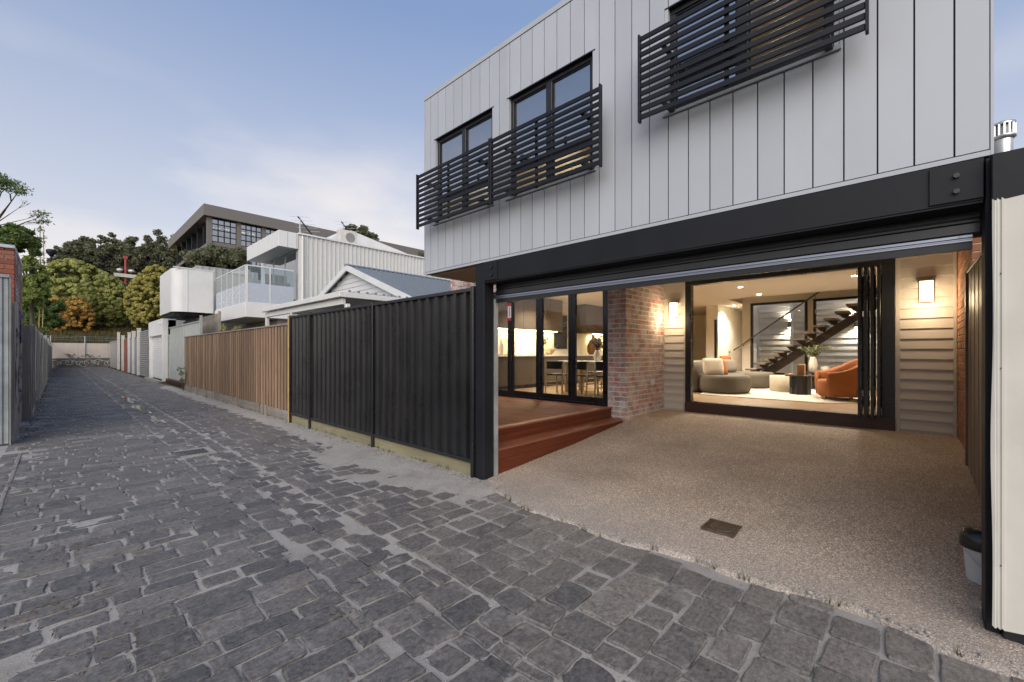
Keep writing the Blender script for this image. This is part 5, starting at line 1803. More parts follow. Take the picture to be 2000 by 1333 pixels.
# grey sheet gate after the paling fence
M_GREYSH = pmat('pale_grey_sheet', (0.33, 0.345, 0.335), 0.5, var=0.07, dirt=0.22)
gg = thing('sheet_gate', 'pale grey ribbed steel gate panel between the paling fence and the white garage', 'gate', (3.9, 24.4, 0))
rib_sheet(20.95, 27.9, 0.16, 2.74, 3.93, 0.4, 0.03).build('steel_panel', M_GREYSH, gg)
MB().bbox(3.885, 3.965, 20.90, 27.92, 2.741, 2.80, 0.005).build('top_rail', M_GREYSH, gg)
MB().bbox(3.88, 3.97, 20.82, 20.895, 0, 3.0, 0.005).build('post', M_GREYSH, gg)
MB().bbox(3.75, 3.93, 20.9, 27.9, -0.05, 0.155, 0.01).build('timber_sleeper', M_SILL, gg)
# lattice above it
tr = thing('trellis', 'weathered timber lattice screen above the grey gate', 'trellis', (4.5, 25.5, 0))
lat = MB()
y = 20.6
while y < 30.4:
    lat.box(4.495, 4.505, y, y + 0.035, 2.25, 3.12); y += 0.10
z = 2.3
while z < 3.12:
    lat.box(4.506, 4.515, 20.6, 30.4, z, z + 0.03); z += 0.10
lo_ = lat.build('lattice', M_GREYTIM, tr); lo_['kind'] = 'stuff'
for y in (20.6, 23.9, 27.2, 30.4):
    MB().bbox(4.46, 4.54, y - 0.04, y + 0.04, 0, 3.2, 0.005).build('post', M_GREYTIM, tr)

# white garage with roller shutter
wg = thing('garage', 'white rendered garage front with a closed roller shutter and boxed fascia', 'garage', (3.8, 30.4, 0))
MB().bbox(3.62, 4.2, 28.0, 32.8, 2.42, 3.26, 0.01).build('fascia_box', M_WHITE, wg)
MB().bbox(3.64, 3.86, 27.95, 28.22, 0, 2.419, 0.01).build('pillar', M_WHITE, wg)
MB().bbox(3.64, 3.86, 32.5, 32.78, 0, 2.419, 0.01).build('pillar', M_WHITE, wg)
z = 0.05
while z < 2.41:
    MB().prism([(3.80, z), (3.772, z + 0.02), (3.772, z + 0.085), (3.80, z + 0.102)], 'Y', 28.225, 32.495).build('shutter_slat', M_WHITE, wg)
    z += 0.104
MB().box(3.87, 9, 28.0, 32.8, 0, 3.2).build('garage_body', M_WHITE, wg)
MB().bbox(3.45, 3.62, 28.0, 33.0, -0.06, 0.05, 0.01).build('threshold', M_CONC, wg)
cm = MB().bbox(3.52, 3.62, 28.3, 28.42, 2.98, 3.08, 0.01).build('security_camera', M_WHITE, wg)

def lane_door(name, label, cat, y0, y1, zt, mat, x=3.62, horiz=False, pitch=0.12):
    t = thing(name, label, cat, (x, (y0 + y1) / 2, 0))
    if horiz:
        z = 0.0
        while z < zt:
            MB().prism([(x, z), (x - 0.03, z + pitch * 0.35), (x - 0.03, z + pitch * 0.6), (x, z + pitch * 0.97)], 'Y', y0, y1).build('slat', mat, t)
            z += pitch
        MB().box(x + 0.001, x + 0.05, y0, y1, 0, zt).build('backing', mat, t)
    else:
        rib_sheet(y0, y1, 0.0, zt, x, 0.5, 0.03).build('panel', mat, t)
        MB().bbox(x - 0.04, x + 0.05, y0, y1, zt + 0.001, zt + 0.08, 0.01).build('top_rail', mat, t)
    return t
M_CORR = pmat('dull_corrugated', (0.27, 0.265, 0.255), 0.45, metal=0.3, var=0.15, dirt=0.35)
lane_door('shutter', 'dull horizontal corrugated shutter beyond the white garage', 'shutter', 33.0, 36.6, 2.75, M_CORR, horiz=True, pitch=0.13)
M_BLUEG = pmat('blue_grey_door', (0.17, 0.19, 0.22), 0.55, var=0.08, dirt=0.15)
lane_door('garage_door', 'blue grey garage door, nearer of the pair far down the lane', 'door', 37.0, 39.4, 2.5, M_BLUEG)
lane_door('garage_door', 'blue grey garage door, farther of the pair beside the red brick wall', 'door', 39.7, 42.1, 2.5, M_BLUEG)
for i, (y, zt, lab) in enumerate(((36.8, 3.1, 'cream concrete post beside the corrugated shutter'), (39.55, 3.0, 'cream concrete post between the blue grey doors'),
                                  (42.3, 3.0, 'cream concrete post at the end of the blue grey doors'), (46.9, 2.9, 'cream concrete post beside the far red brick wall'), (50.6, 3.3, 'cream concrete post farthest down the right of the lane'))):
    t = thing('gate_post', lab, 'post', (3.58, y, 0), 'cream posts down the right of the lane')
    MB().bbox(3.49, 3.67, y - 0.14, y + 0.14, 0, zt - 0.07, 0.012).build('shaft', M_CREAMSHEET, t)
    MB().bbox(3.47, 3.69, y - 0.16, y + 0.16, zt - 0.069, zt, 0.012).build('cap', M_CREAMSHEET, t)
fb = thing('far_brick_wall', 'short red brick wall far down the right of the lane', 'wall', (3.7, 44.6, 0))
MB().box(3.63, 3.9, 42.5, 46.7, 0, 2.6).build('mortar_core', M_MORTARD, fb)
mbk = MB()
z, k = 0.0, 0
while z < 2.55:
    y = 42.5 + (0.12 if k % 2 else 0)
    while y < 46.5:
        mbk.box(3.615, 3.64, y, y + 0.23, z, z + 0.076); y += 0.24
    z += CO; k += 1
bo = mbk.build('brick_courses', M_REDBR, fb); bo['kind'] = 'stuff'
fw = thing('side_wall', 'grey rendered wall at the far right corner of the lane', 'wall', (3.7, 55, 0))
MB().box(3.62, 4.0, 50.8, 60.4, 0, 2.5).build('panel', M_CONC, fw)
MB().bbox(3.58, 4.04, 50.78, 60.42, 2.501, 2.6, 0.01).build('coping', M_CONC, fw)

# ------------------------------------------------------------------ gabled cottage behind the black fence
cot = thing('cottage', 'white weatherboard cottage with grey gabled roof and verandah behind the fences', 'house', (9.5, 14.4, 0))
M_IRON = pmat('grey_roof_iron', (0.20, 0.225, 0.25), 0.5, metal=0.2, var=0.07, scale=2, stretch=(1, 12, 1))
M_WWB = pmat('white_weatherboard', (0.60, 0.60, 0.60), 0.55, var=0.04)
AX, AY = 7.0, 14.62
apex = at(676.4, 518, 'X', 6.80)
az = apex.z; ay = apex.y
slope = 0.37
yL, yR = ay + 4.0, ay - 4.0
zE = az - slope * 4.0
MB().prism([(yR + 0.35, 0), (yL - 0.35, 0), (yL - 0.35, zE), (ay, az - 0.14), (yR + 0.35, zE)], 'X', AX, 17.0).build('wall', M_WWB, cot)
# gable weatherboards
z = 2.6
while z < az - 0.25:
    hw = (az - 0.12 - z) / slope - 0.15
    hw = min(hw, 3.5)
    if hw > 0.15:
        MB().prism([(AX - 0.025, z), (AX - 0.001, z), (AX - 0.001, z + 0.165), (AX - 0.006, z + 0.165)], 'Y', ay - hw, ay + hw).build('weatherboard', M_WWB, cot)
    z += 0.168
# roof slopes with ribs
for s_ in (-1, 1):
    a = (ay, az); b = (ay + s_ * 4.35, az - slope * 4.35)
    MB().prism([a, b, (b[0], b[1] - 0.05), (a[0], a[1] - 0.05)][:: s_], 'X', 6.84, 17.2).build('roof', M_IRON, cot)
    ribs = MB()
    x = 6.88
    while x < 17.1:
        ribs.prism([(ay + s_ * 0.1, az - slope * 0.1), (b[0], b[1]), (b[0], b[1] + 0.025), (ay + s_ * 0.1, az - slope * 0.1 + 0.025)], 'X', x, x + 0.03)
        x += 0.19
    ro = ribs.build('roof_ribs', M_IRON, cot); ro['kind'] = 'stuff'
    MB().prism([(ay, az + 0.005), (ay + s_ * 4.38, az + 0.005 - slope * 4.38), (ay + s_ * 4.38, az - 0.19 - slope * 4.38), (ay, az - 0.19)], 'X', 6.78, 6.835).build('barge_board', M_WHITE, cot)
MB().prism([(ay - 0.14, az - 0.02), (ay + 0.14, az - 0.02), (ay, az + 0.05)], 'X', 6.77, 17.22).build('ridge_cap', M_IRON, cot)
# verandah
VX, VY0, VY1, VZ = 4.8, 10.3, 16.05, 2.97
MB().add([(VX, VY0, VZ + 0.06), (VX, VY1, VZ + 0.06), (6.98, VY1 - 0.2, VZ + 0.22), (6.98, VY0 + 0.9, VZ + 0.22), (6.98, VY0, VZ + 0.06),
          (VX, VY0, VZ + 0.03), (VX, VY1, VZ + 0.03), (6.98, VY1 - 0.2, VZ + 0.18), (6.98, VY0 + 0.9, VZ + 0.18), (6.98, VY0, VZ + 0.03)],
         [(0, 1, 2, 3), (0, 3, 4), (5, 8, 7, 6), (5, 9, 8), (0, 5, 6, 1), (1, 6, 7, 2), (0, 4, 9, 5)]).build('verandah_roof', M_IRON, cot)
x = VX + 0.2
while x < 6.9:
    u = (x - VX) / (6.98 - VX)
    MB().box(x, x + 0.05, VY0 - 0.03, VY0 + 0.02, VZ + 0.06, VZ + 0.11).build('roof_rib_end', M_IRON, cot)
    x += 0.24
MB().bbox(VX - 0.08, VX + 0.02, VY0 - 0.10, VY1 + 0.08, VZ - 0.09, VZ + 0.05, 0.01).build('gutter', M_WHITE, cot)
MB().bbox(VX + 0.021, 6.98, VY0 - 0.10, VY0 - 0.01, VZ - 0.09, VZ + 0.045, 0.01).build('gutter', M_WHITE, cot)
MB().bbox(VX + 0.03, VX + 0.12, VY0, VY1, VZ - 0.26, VZ - 0.095, 0.006).build('verandah_beam', M_WHITE, cot)
MB().box(VX + 0.13, 6.97, VY0 + 0.1, VY1, VZ - 0.10, VZ - 0.05).build('verandah_ceiling', M_GREYSH, cot)
for px in (522, 571, 678.5):
    d = dirof(px)
    y = (VX + 0.08) / d[0] * d[1]
    MB().bbox(VX + 0.03, VX + 0.13, y - 0.055, y + 0.055, 0, VZ - 0.262, 0.006).build('verandah_post', M_WHITE, cot)
MB().bbox(AX - 0.02, AX - 0.002, 11.4, 12.6, 0.9, 2.3, 0.004).build('window', M_BLACK, cot)

# ------------------------------------------------------------------ white modern house
wh = thing('modern_house', 'white modern two storey house with ribbed side wall, balcony and deep flat eave', 'house', (9, 21.4, 0))
WY = 19.0
zc0 = 6.58
x0 = at(583, 458, 'Y', WY).x
M_WSHEET = pmat('white_ribbed_sheet', (0.60, 0.60, 0.58), 0.5, var=0.04, dirt=0.06)
rib_sheet(x0, 20.0, 2.9, zc0 - 0.02, WY, 0.20, 0.07, along='X', shape=((0, 0), (0.62, 0), (0.64, 1), (0.80, 1), (0.82, 0))).build('ribbed_wall', M_WSHEET, wh)
MB().box(x0 - 0.02, 20.0, WY - 0.10, WY + 0.05, zc0 - 0.019, zc0 + 0.05).build('wall_capping', M_WHITE, wh)
MB().box(x0 + 0.02, 20.0, WY + 0.06, 24.0, 0, zc0 - 0.1).build('body', M_WHITE, wh)
MB().bbox(6.2, x0 - 0.025, WY - 0.02, 23.3, 5.93, zc0 + 0.02, 0.01).build('eave', M_WHITE, wh)
MB().bbox(5.0, x0 + 0.01, WY - 0.01, 23.8, 2.91, 3.46, 0.01).build('balcony_slab', M_WHITE, wh)
MB().box(6.3, x0 + 0.01, WY + 0.4, 23.8, 0, 2.905).build('lower_wall', pmat('beige_render', (0.40, 0.36, 0.31), 0.8), wh)
MB().bbox(6.27, 6.297, WY + 0.9, WY + 2.0, 1.0, 2.45, 0.004).build('window', M_BLACK, wh)
for a, b in ((WY + 0.1, WY + 1.4), (WY + 1.45, WY + 2.9), (WY + 2.95, WY + 4.2)):
    o = MB().box(x0 - 0.03, x0 + 0.015, a, b, 3.47, 5.92).build('sliding_door', M_GALV, wh)
    MB().box(x0 - 0.045, x0 - 0.031, a + 0.07, b - 0.07, 3.56, 5.84).build('pane', glass('dark_glass', 0.35, (0.12, 0.13, 0.14)), o)
# glass balustrade
M_FROST = pmat('frosted_glass', (0.42, 0.46, 0.52), 0.25, var=0.01)
gz0, gz1, gzm = 3.47, 4.99, 4.28
def bal(px0, px1, plane, v, horiz):
    p, q = at(px0, 600, plane, v), at(px1, 600, plane, v)
    if plane == 'Y':
        a, b = sorted((p.x, q.x))
        fr = MB().box(a, a + 0.04, v, v + 0.04, gz0, gz1).box(a + 0.04, b, v, v + 0.035, gz1 - 0.04, gz1).box(a + 0.04, b, v, v + 0.035, gz0, gz0 + 0.04)
        o = fr.build('balustrade_frame', M_WHITE, wh)
        MB().box(a + 0.041, b - 0.001, v + 0.012, v + 0.02, gzm, gz1 - 0.041).build('clear_pane', M_GLASSGR, o)
        MB().box(a + 0.041, b - 0.001, v + 0.012, v + 0.02, gz0 + 0.041, gzm - 0.001).build('frosted_pane', M_FROST, o)
    else:
        a, b = sorted((p.y, q.y))
        fr = MB().box(v, v + 0.04, a, a + 0.04, gz0, gz1).box(v, v + 0.035, a + 0.04, b, gz1 - 0.04, gz1).box(v, v + 0.035, a + 0.04, b, gz0, gz0 + 0.04)
        o = fr.build('balustrade_frame', M_WHITE, wh)
        MB().box(v + 0.012, v + 0.02, a + 0.041, b - 0.001, gzm, gz1 - 0.041).build('clear_pane', M_GLASSGR, o)
        MB().box(v + 0.012, v + 0.02, a + 0.041, b - 0.001, gz0 + 0.041, gzm - 0.001).build('frosted_pane', M_FROST, o)
for a, b in ((482, 526.5), (526.5, 573.5)):
    bal(a, b, 'Y', WY + 0.02, True)
for a, b in ((421.5, 432.5), (432.5, 443), (443, 454), (454, 467), (467, 479)):
    bal(b, a, 'X', 5.03, True)
for x in (6.55, 6.9):
    MB().box(x - 0.006, x + 0.006, WY - 0.028, WY - 0.021, 5.94, zc0).build('panel_joint', M_GREYSH, wh)
MB().cyl((x0 + 0.12, WY - 0.13, 2.95), (x0 + 0.12, WY - 0.13, zc0 - 0.1), 0.045, n=10).build('downpipe', M_WHITE, wh)
# roof pieces, plant and aerials on it
rb = MB().prism([(8.6, zc0 + 0.0), (10.2, zc0 + 1.35), (10.6, zc0 + 1.4), (17.0, zc0 + 0.2), (17.0, zc0)], 'Y', 21.5, 23.8).build('roof_block', M_WHITE, wh)
M_CORRG = pmat('grille_grey', (0.22, 0.21, 0.19), 0.6)
acp = at(677, 470, 'Y', 20.6)
ac = thing('air_conditioner', 'white air conditioning unit on the roof of the modern house', 'air conditioner', (acp.x, 20.6, zc0))
MB().bbox(acp.x - 0.45, acp.x + 0.45, 20.4, 20.75, zc0 + 0.30, zc0 + 1.05, 0.02).build('casing', M_CREAMSHEET, ac)
MB().cyl((acp.x + 0.1, 20.395, zc0 + 0.70), (acp.x + 0.1, 20.385, zc0 + 0.70), 0.24, n=24).build('fan_grille', M_CORRG, ac)
for sx in (-0.35, 0.35):
    MB().box(acp.x + sx - 0.03, acp.x + sx + 0.03, 20.42, 20.73, zc0 - 0.1, zc0 + 0.299).build('foot', M_GALV, ac)
def aerial(px, py0, py1, yv, label):
    a, b = at(px, py0, 'Y', yv), at(px, py1, 'Y', yv)
    t = thing('aerial', label, 'aerial', (a.x, a.y, a.z))
    MB().cyl((a.x, a.y, a.z - 0.4), b, 0.03, n=8).build('mast', M_GALV, t)
    MB().cyl((b.x - 0.1, b.y, b.z), (b.x + 0.65, b.y, b.z - 0.85), 0.03, n=8).build('boom', M_DARK, t)
    for k in range(5):
        f = k / 5
        c_ = Vector((b.x + 0.55 * f, b.y, b.z - 0.72 * f))
        MB().cyl(c_ + Vector((-0.35, 0.25, 0)), c_ + Vector((0.35, -0.25, 0)), 0.008, n=6).build('element', M_GALV, t)
aerial(586, 458, 424, 20.2, 'television aerial above the left end of the modern house roof')
aerial(670, 446, 434, 22.2, 'small television aerial on the white roof block')

# curved white balcony screen of the next house down
cb = thing('balcony_screen', 'curved white balcony screen projecting over the lane', 'balcony', (4.6, 25, 0))
path = [(5.0, 24.0), (4.5, 24.0), (4.0, 24.0)]
for i in range(1, 9):
    a = math.pi / 2 * i / 8
    path.append((3.9 - 0.4 * math.sin(a), 24.0 + 0.45 * (1 - math.cos(a)) + 0.01))
path += [(3.5, 26.0), (3.5, 27.4)]
V = []
for z in (3.36, 5.33):
    for p in path: V.append((p[0], p[1], z))
n = len(path)
o = MB().add(V, [(i, i + 1, n + i + 1, n + i) for i in range(n - 1)], False).build('screen_panel', M_WHITE, cb)
o.modifiers.new('thick', 'SOLIDIFY').thickness = 0.04
MB().box(3.55, 5.4, 24.2, 27.4, 3.22, 3.355).build('floor_slab', M_DARK, cb)
for x in (4.02, 4.98):
    MB().box(x - 0.006, x + 0.006, 23.955, 23.975, 3.37, 5.32).build('panel_joint', M_GREYSH, cb)
MB().box(3.48, 5.02, 23.94, 24.0, 5.331, 5.37).build('top_capping', M_WHITE, cb)
MB().box(5.45, 9.0, 24.1, 28.0, 0, 5.2).build('house_wall', M_GREYSH, cb)
rib_sheet(4.8, 7.6, 5.22, 5.95, 26.5, 0.3, 0.03, along='X').build('roof_box', M_GREYSH, cb)
MB().box(4.8, 7.6, 26.51, 28.0, 5.22, 5.97).build('roof_box_body', M_GREYSH, cb)

# ------------------------------------------------------------------ office building on the rise
ob = thing('office_building', 'dark office block with a heavy flat roof band and gridded glazing on the rise', 'building', (16, 50, 0))
OY, OX = 45.0, at(409, 403, 'Y', 45.0).x
zt = at(409, 403, 'Y', OY).z
zf = at(411, 425, 'Y', OY).z           # underside of roof band
M_BAND = pmat('bronze_fascia', (0.15, 0.138, 0.125), 0.6, var=0.06)
M_OFFGL = glass('office_glass', 0.50, (0.25, 0.26, 0.25))
XE, YE = 34.0, 62.0
MB().box(OX - 0.5, XE, OY - 0.5, YE, zf, zt).build('roof_band', M_BAND, ob)
MB().box(OX + 2.2, XE, OY + 2.2, YE, 0, zf - 0.002).build('core', pmat('office_core', (0.20, 0.19, 0.17), 0.8), ob)
zs = at(411, 471, 'Y', OY).z           # slab between storeys
for za, zb in ((zs - 0.35, zs), (zs - 4.1, zs - 3.75), (zs - 7.9, zs - 7.5)):
    MB().box(OX, XE, OY, YE, za, zb).build('floor_slab', M_BAND, ob)
cols = [OX, at(465.8, 450, 'Y', OY).x, at(514.4, 450, 'Y', OY).x]
step = cols[2] - cols[1]
while cols[-1] < XE - step: cols.append(cols[-1] + step)
for x in cols[:6]:
    MB().box(x - 0.18, x + 0.18, OY - 0.12, OY + 0.25, 0, zf - 0.001).build('column', M_BAND, ob)
LAMPW = emit('office_tube', (1.0, 0.85, 0.62), 9)
for i in range(5):
    a, b = cols[i] + 0.18, cols[i + 1] - 0.18
    for za, zb in ((zs + 0.001, zf - 0.001), (zs - 3.749, zs - 0.351)):
        mb = MB()
        nx, nz = 4, 4
        for k in range(nx + 1):
            x = a + (b - a) * k / nx
            mb.box(max(a, x - 0.04), min(b, x + 0.04), OY - 0.02, OY + 0.06, za, zb)
        for k in range(nz + 1):
            z = za + (zb - za) * k / nz
            for q in range(nx):
                xa, xb = a + (b - a) * q / nx + 0.04, a + (b - a) * (q + 1) / nx - 0.04
                mb.box(xa, xb, OY - 0.018, OY + 0.058, max(za, z - 0.04), min(zb, z + 0.04))
        wo_ = mb.build('window', M_DARK, ob)
        for q in range(nx):
            for k in range(nz):
                xa, xb = a + (b - a) * q / nx + 0.04, a + (b - a) * (q + 1) / nx - 0.04
                z0, z1 = za + (zb - za) * k / nz + 0.04, za + (zb - za) * (k + 1) / nz - 0.04
                MB().box(xa, xb, OY + 0.015, OY + 0.025, z0, z1).build('pane', M_OFFGL, wo_)
        if i < 3:
            for tt in (0.2, 0.6):
                MB().box(a + (b - a) * tt, a + (b - a) * (tt + 0.28), OY + 1.2, OY + 1.28, zb - 0.55, zb - 0.48).build('ceiling_tube', LAMPW, wo_)
# side towards the lane: recessed balconies
y = OY + 0.3
k = 0
while y < YE - 2.5:
    for za, zb in ((zs + 0.001, zf - 0.6), (zs - 3.749, zs - 0.351)):
        o = MB().box(OX + 0.5, OX + 0.58, y, y + 2.3, za, zb).build('window', M_DARK, ob)
        MB().box(OX + 0.47, OX + 0.499, y + 0.15, y + 1.05, za + 0.15, zb - 0.15).build('pane', M_OFFGL, o)
        MB().box(OX + 0.47, OX + 0.499, y + 1.2, y + 2.15, za + 0.15, zb - 0.15).build('pane', M_OFFGL, o)
    MB().box(OX + 0.05, OX + 0.46, y + 2.3, y + 2.5, 0, zf - 0.01).build('fin', M_DARK, ob)
    y += 2.5
# ================================================================== LEFT SIDE OF THE LANE
M_GALVD = pmat('dull_galvanised', (0.27, 0.29, 0.30), 0.5, metal=0.3, var=0.2, scale=4, dirt=0.3)
gf = thing('corrugated_fence', 'tall galvanised sheet fence at the left edge of the lane', 'fence', (-1.4, 10.6, 0))
rib_sheet(-2.4, -0.545, 0.03, 2.70, 10.60, 0.09, 0.018, along='X', shape=((0, 0), (0.35, 0.2), (0.5, 1), (0.75, 1), (0.9, 0.2))).build('steel_sheet', M_GALVD, gf)
MB().bbox(-2.4, -0.535, 10.56, 10.64, 2.701, 2.755, 0.008).build('top_cap', M_GALVD, gf)
MB().bbox(-0.543, -0.525, 10.55, 10.66, 0, 2.70, 0.006).build('end_post', M_GALVD, gf)
bh = thing('brick_shed', 'red brick shed with a whitewashed graffiti side wall on the left of the lane', 'building', (-1.8, 13.0, 0))
LXW = -0.55
MB().box(-4.2, LXW - 0.012, 11.862, 14.28, 0, 3.33).build('mortar_core', M_MORTARD, bh)
MB().bbox(-4.25, LXW + 0.01, 11.82, 14.32, 3.385, 3.45, 0.008).build('coping', M_GALV, bh)
z, k = 1.72, 0
while z < 3.37:
    x = LXW
    first = True
    while x > -2.0:
        L = 0.11 if (first and k % 2) else 0.23
        put_brick(x - L, x, 11.85, 11.96, z, z + 0.076, M_REDBR, bh)
        x -= L + 0.01
        first = False
    z += CO; k += 1
sbk = MB()
z, k = 0.0, 0
while z < 3.37:
    y = 11.97 + (0.12 if k % 2 else 0)
    while y < 14.2:
        sbk.bbox(LXW - 0.014, LXW - 0.001 + random.uniform(-0.002, 0.002), y, min(y + 0.23, 14.27), z, z + 0.076, 0.003)
        y += 0.24
    z += CO; k += 1
so = sbk.build('side_bricks', M_PAINTBR, bh); so['kind'] = 'stuff'
# graffiti: black and blue sprayed strokes, a flat paint film on the wall
def scrawl(name, mat, parent, x, y0, y1, z0, z1, n, wd, seed):
    rnd = random.Random(seed)
    mb = MB()
    for _ in range(n):
        y, z = rnd.uniform(y0, y1), rnd.uniform(z0, z1)
        a = rnd.uniform(0, 6.28)
        pts = []
        for i in range(10):
            pts.append((y, z))
            a += rnd.gauss(0, 0.8)
            y += math.cos(a) * 0.09; z += math.sin(a) * 0.12
            y = min(max(y, y0), y1); z = min(max(z, z0), z1)
        for i, (p, q) in enumerate(zip(pts[:-1], pts[1:])):
            d = Vector((q[0] - p[0], q[1] - p[1]))
            if d.length < 1e-4: continue
            nn = Vector((-d.y, d.x)).normalized() * wd * rnd.uniform(0.6, 1.2)
            xo = x + 0.0006 * (i + 1)
            mb.add([(xo, p[0] + nn.x, p[1] + nn.y), (xo, p[0] - nn.x, p[1] - nn.y), (xo, q[0] - nn.x, q[1] - nn.y), (xo, q[0] + nn.x, q[1] + nn.y)], [(0, 1, 2, 3)])
    return mb.build(name, mat, parent)
M_SPRAYK = pmat('spray_black', (0.03, 0.03, 0.035), 0.7)
M_SPRAYB = pmat('spray_blue', (0.07, 0.08, 0.22), 0.7)
M_SPRAYW = pmat('spray_white', (0.55, 0.54, 0.52), 0.7)
scrawl('graffiti', M_SPRAYK, bh, LXW + 0.004, 12.0, 14.2, 0.5, 2.2, 13, 0.035, 4)
scrawl('graffiti', M_SPRAYB, bh, LXW + 0.011, 12.0, 14.2, 1.75, 2.3, 12, 0.07, 5)
wp = thing('plank_fence', 'grey upright timber panel with black graffiti beside the brick shed', 'fence', (-0.5, 11.3, 0))
for i in range(5):
    y = 10.76 + i * 0.21
    MB().bbox(-0.525, -0.495, y, y + 0.20, 0.02, 2.32 + random.uniform(-0.03, 0.03), 0.004).build('plank', M_OLDPAL, wp)
scrawl('graffiti', M_SPRAYK, wp, -0.492, 10.8, 11.75, 0.5, 1.9, 9, 0.03, 8)
of = thing('old_paling_fence', 'weathered grey paling fence along the left of the lane', 'fence', (-0.43, 25, 0))
me_o = MB().bbox(-0.010, 0.010, -0.071, 0.071, 0, 1, 0.003).mesh('paling'); me_o.materials.append(M_OLDPAL)
y = 14.42
while y < 36:
    put(me_o, 'paling', of, (-0.43 + random.uniform(-0.012, 0.012), y, 0.10), (1, random.uniform(0.9, 1.0), 2.02 + 0.05 * math.sin(y * 0.9) + random.uniform(-0.04, 0.04)), (random.gauss(0, 0.012), random.gauss(0.0, 0.01), random.gauss(0, 0.04)))
    y += 0.15
MB().bbox(-0.455, -0.405, 14.4, 36.0, -0.05, 0.16, 0.01).build('plinth_board', M_OLDPAL, of)
for y in (14.36, 18.5, 22.6, 26.8, 31.0, 36.1):
    MB().bbox(-0.56, -0.445, y - 0.06, y + 0.06, 0, 2.1, 0.008).build('post', M_OLDPAL, of)
lf_ = thing('left_sheet_fence', 'dull grey sheet fence farther down the left of the lane', 'fence', (-0.5, 48, 0))
rib_sheet(36.3, 60.2, 0.0, 2.05, -0.50, 0.3, -0.03).build('steel_sheet', M_CORR, lf_)
for y in (36.3, 44.0, 52.0, 60.2):
    MB().bbox(-0.58, -0.46, y - 0.06, y + 0.06, 0, 2.5, 0.01).build('post', M_CONC, lf_)
# discarded board leaning on the paling fence
jb = tag(MB().prism([(16.2, 0.0), (16.8, 0.0), (17.0, 0.25), (16.5, 0.5), (16.3, 0.3)], 'X', -0.41, -0.36).build('scrap_board', M_GREYTIM), 'broken scrap of board leaning at the foot of the old paling fence', 'scrap board')

# ================================================================== END OF THE LANE
M_PINK = pmat('pinkish_render', (0.50, 0.43, 0.385), 0.85, var=0.06, scale=1.5, dirt=0.15)
ew = thing('end_wall', 'pale pinkish wall on a graffiti covered stone base closing the end of the lane', 'wall', (1.8, 61, 0))
MB().box(-2.5, 6.5, 60.85, 61.2, 0.93, 2.45).build('wall_panel', M_PINK, ew)
for x in (-0.55, 1.15, 2.05, 3.4):
    MB().box(x, x + 0.05, 60.835, 60.849, 0.93, 2.44).build('panel_joint', M_CREAMSHEET, ew)
mb = MB()
rnd = random.Random(3)
z = -0.05
row = 0
while z < 0.90:
    hgt = rnd.uniform(0.17, 0.24)
    x = -2.6 + rnd.random() * 0.3
    while x < 6.6:
        L = rnd.uniform(0.3, 0.6)
        mb.bbox(x + 0.01, x + L - 0.01, 60.55 + rnd.uniform(-0.02, 0.02), 60.83, z + 0.008, min(z + hgt, 0.95) - 0.008, 0.02)
        x += L
    z += hgt
st_ = mb.build('base_stones', pmat('base_stone', (0.15, 0.14, 0.13), 0.9, var=0.3, scale=4), ew); st_['kind'] = 'stuff'
MB().box(-2.6, 6.6, 60.62, 60.84, -0.05, 0.90).build('base_core', M_MORTARD, ew)
sg = MB()
rnd = random.Random(12)
for k in range(13):
    cx_, cz_ = -0.3 + k * 0.34, rnd.uniform(0.35, 0.6)
    r0 = rnd.uniform(0.16, 0.36)
    n = 22
    for i in range(n - rnd.randint(2, 9)):
        a, b = 2 * math.pi * i / n, 2 * math.pi * (i + 1) / n
        p = lambda a_, r_: (cx_ + 1.1 * r_ * math.cos(a_), 60.520 - 0.0006 * k, cz_ + r_ * math.sin(a_) * 0.9)
        sg.add([p(a, r0), p(a, r0 - 0.035), p(b, r0 - 0.035), p(b, r0)], [(0, 1, 2, 3)])
sg.build('graffiti', M_SPRAYW, ew)
wf = thing('wire_fence', 'galvanised post and wire fence on top of the end wall', 'fence', (1.8, 61.1, 2.4))
for px in (99, 166, 230):
    p = at(px, 670, 'Y', 60.8)
    MB().cyl((p.x, 60.8, 0.9), (p.x, 60.8, 3.15), 0.045, n=10).build('post', M_GALV, wf)
for z in (2.75, 2.98, 3.12):
    MB().cyl((-2.4, 60.8, z), (6.3, 60.8, z), 0.009, n=5).build('wire', M_GALV, wf)

# railway bank
def bank_z(y):
    P = ((61.25, 2.40), (66, 3.4), (72, 4.4), (80, 5.2), (87, 6.0), (96, 12.0), (112, 15.0), (260, 15.5))
    for (a, za), (b, zb) in zip(P[:-1], P[1:]):
        if y <= b:
            return za + (zb - za) * max(0, (y - a) / (b - a))
    return P[-1][1]
V, F = [], []
xs = np.linspace(-80, 110, 96); ys = [61.21, 62, 63, 64, 66, 68, 70, 72, 74, 77, 80, 84, 88, 96, 110, 150, 260]
for y in ys:
    for x in xs:
        V.append((x, y, bank_z(y) + 0.25 * fbm(x * 0.5, y * 0.4, 2) - (0.3 if y < 62 else 0)))
n = len(xs)
for j in range(len(ys) - 1):
    for i in range(n - 1):
        F.append((j * n + i, j * n + i + 1, (j + 1) * n + i + 1, (j + 1) * n + i))
structure(link('embankment', np_mesh('embankment', V, F, True), pmat('bank_soil', (0.060, 0.042, 0.028), 0.95, var=0.3, scale=0.5, col2=(0.055, 0.065, 0.022), bmp=0.4, bscale=8)))
MB_grass = []

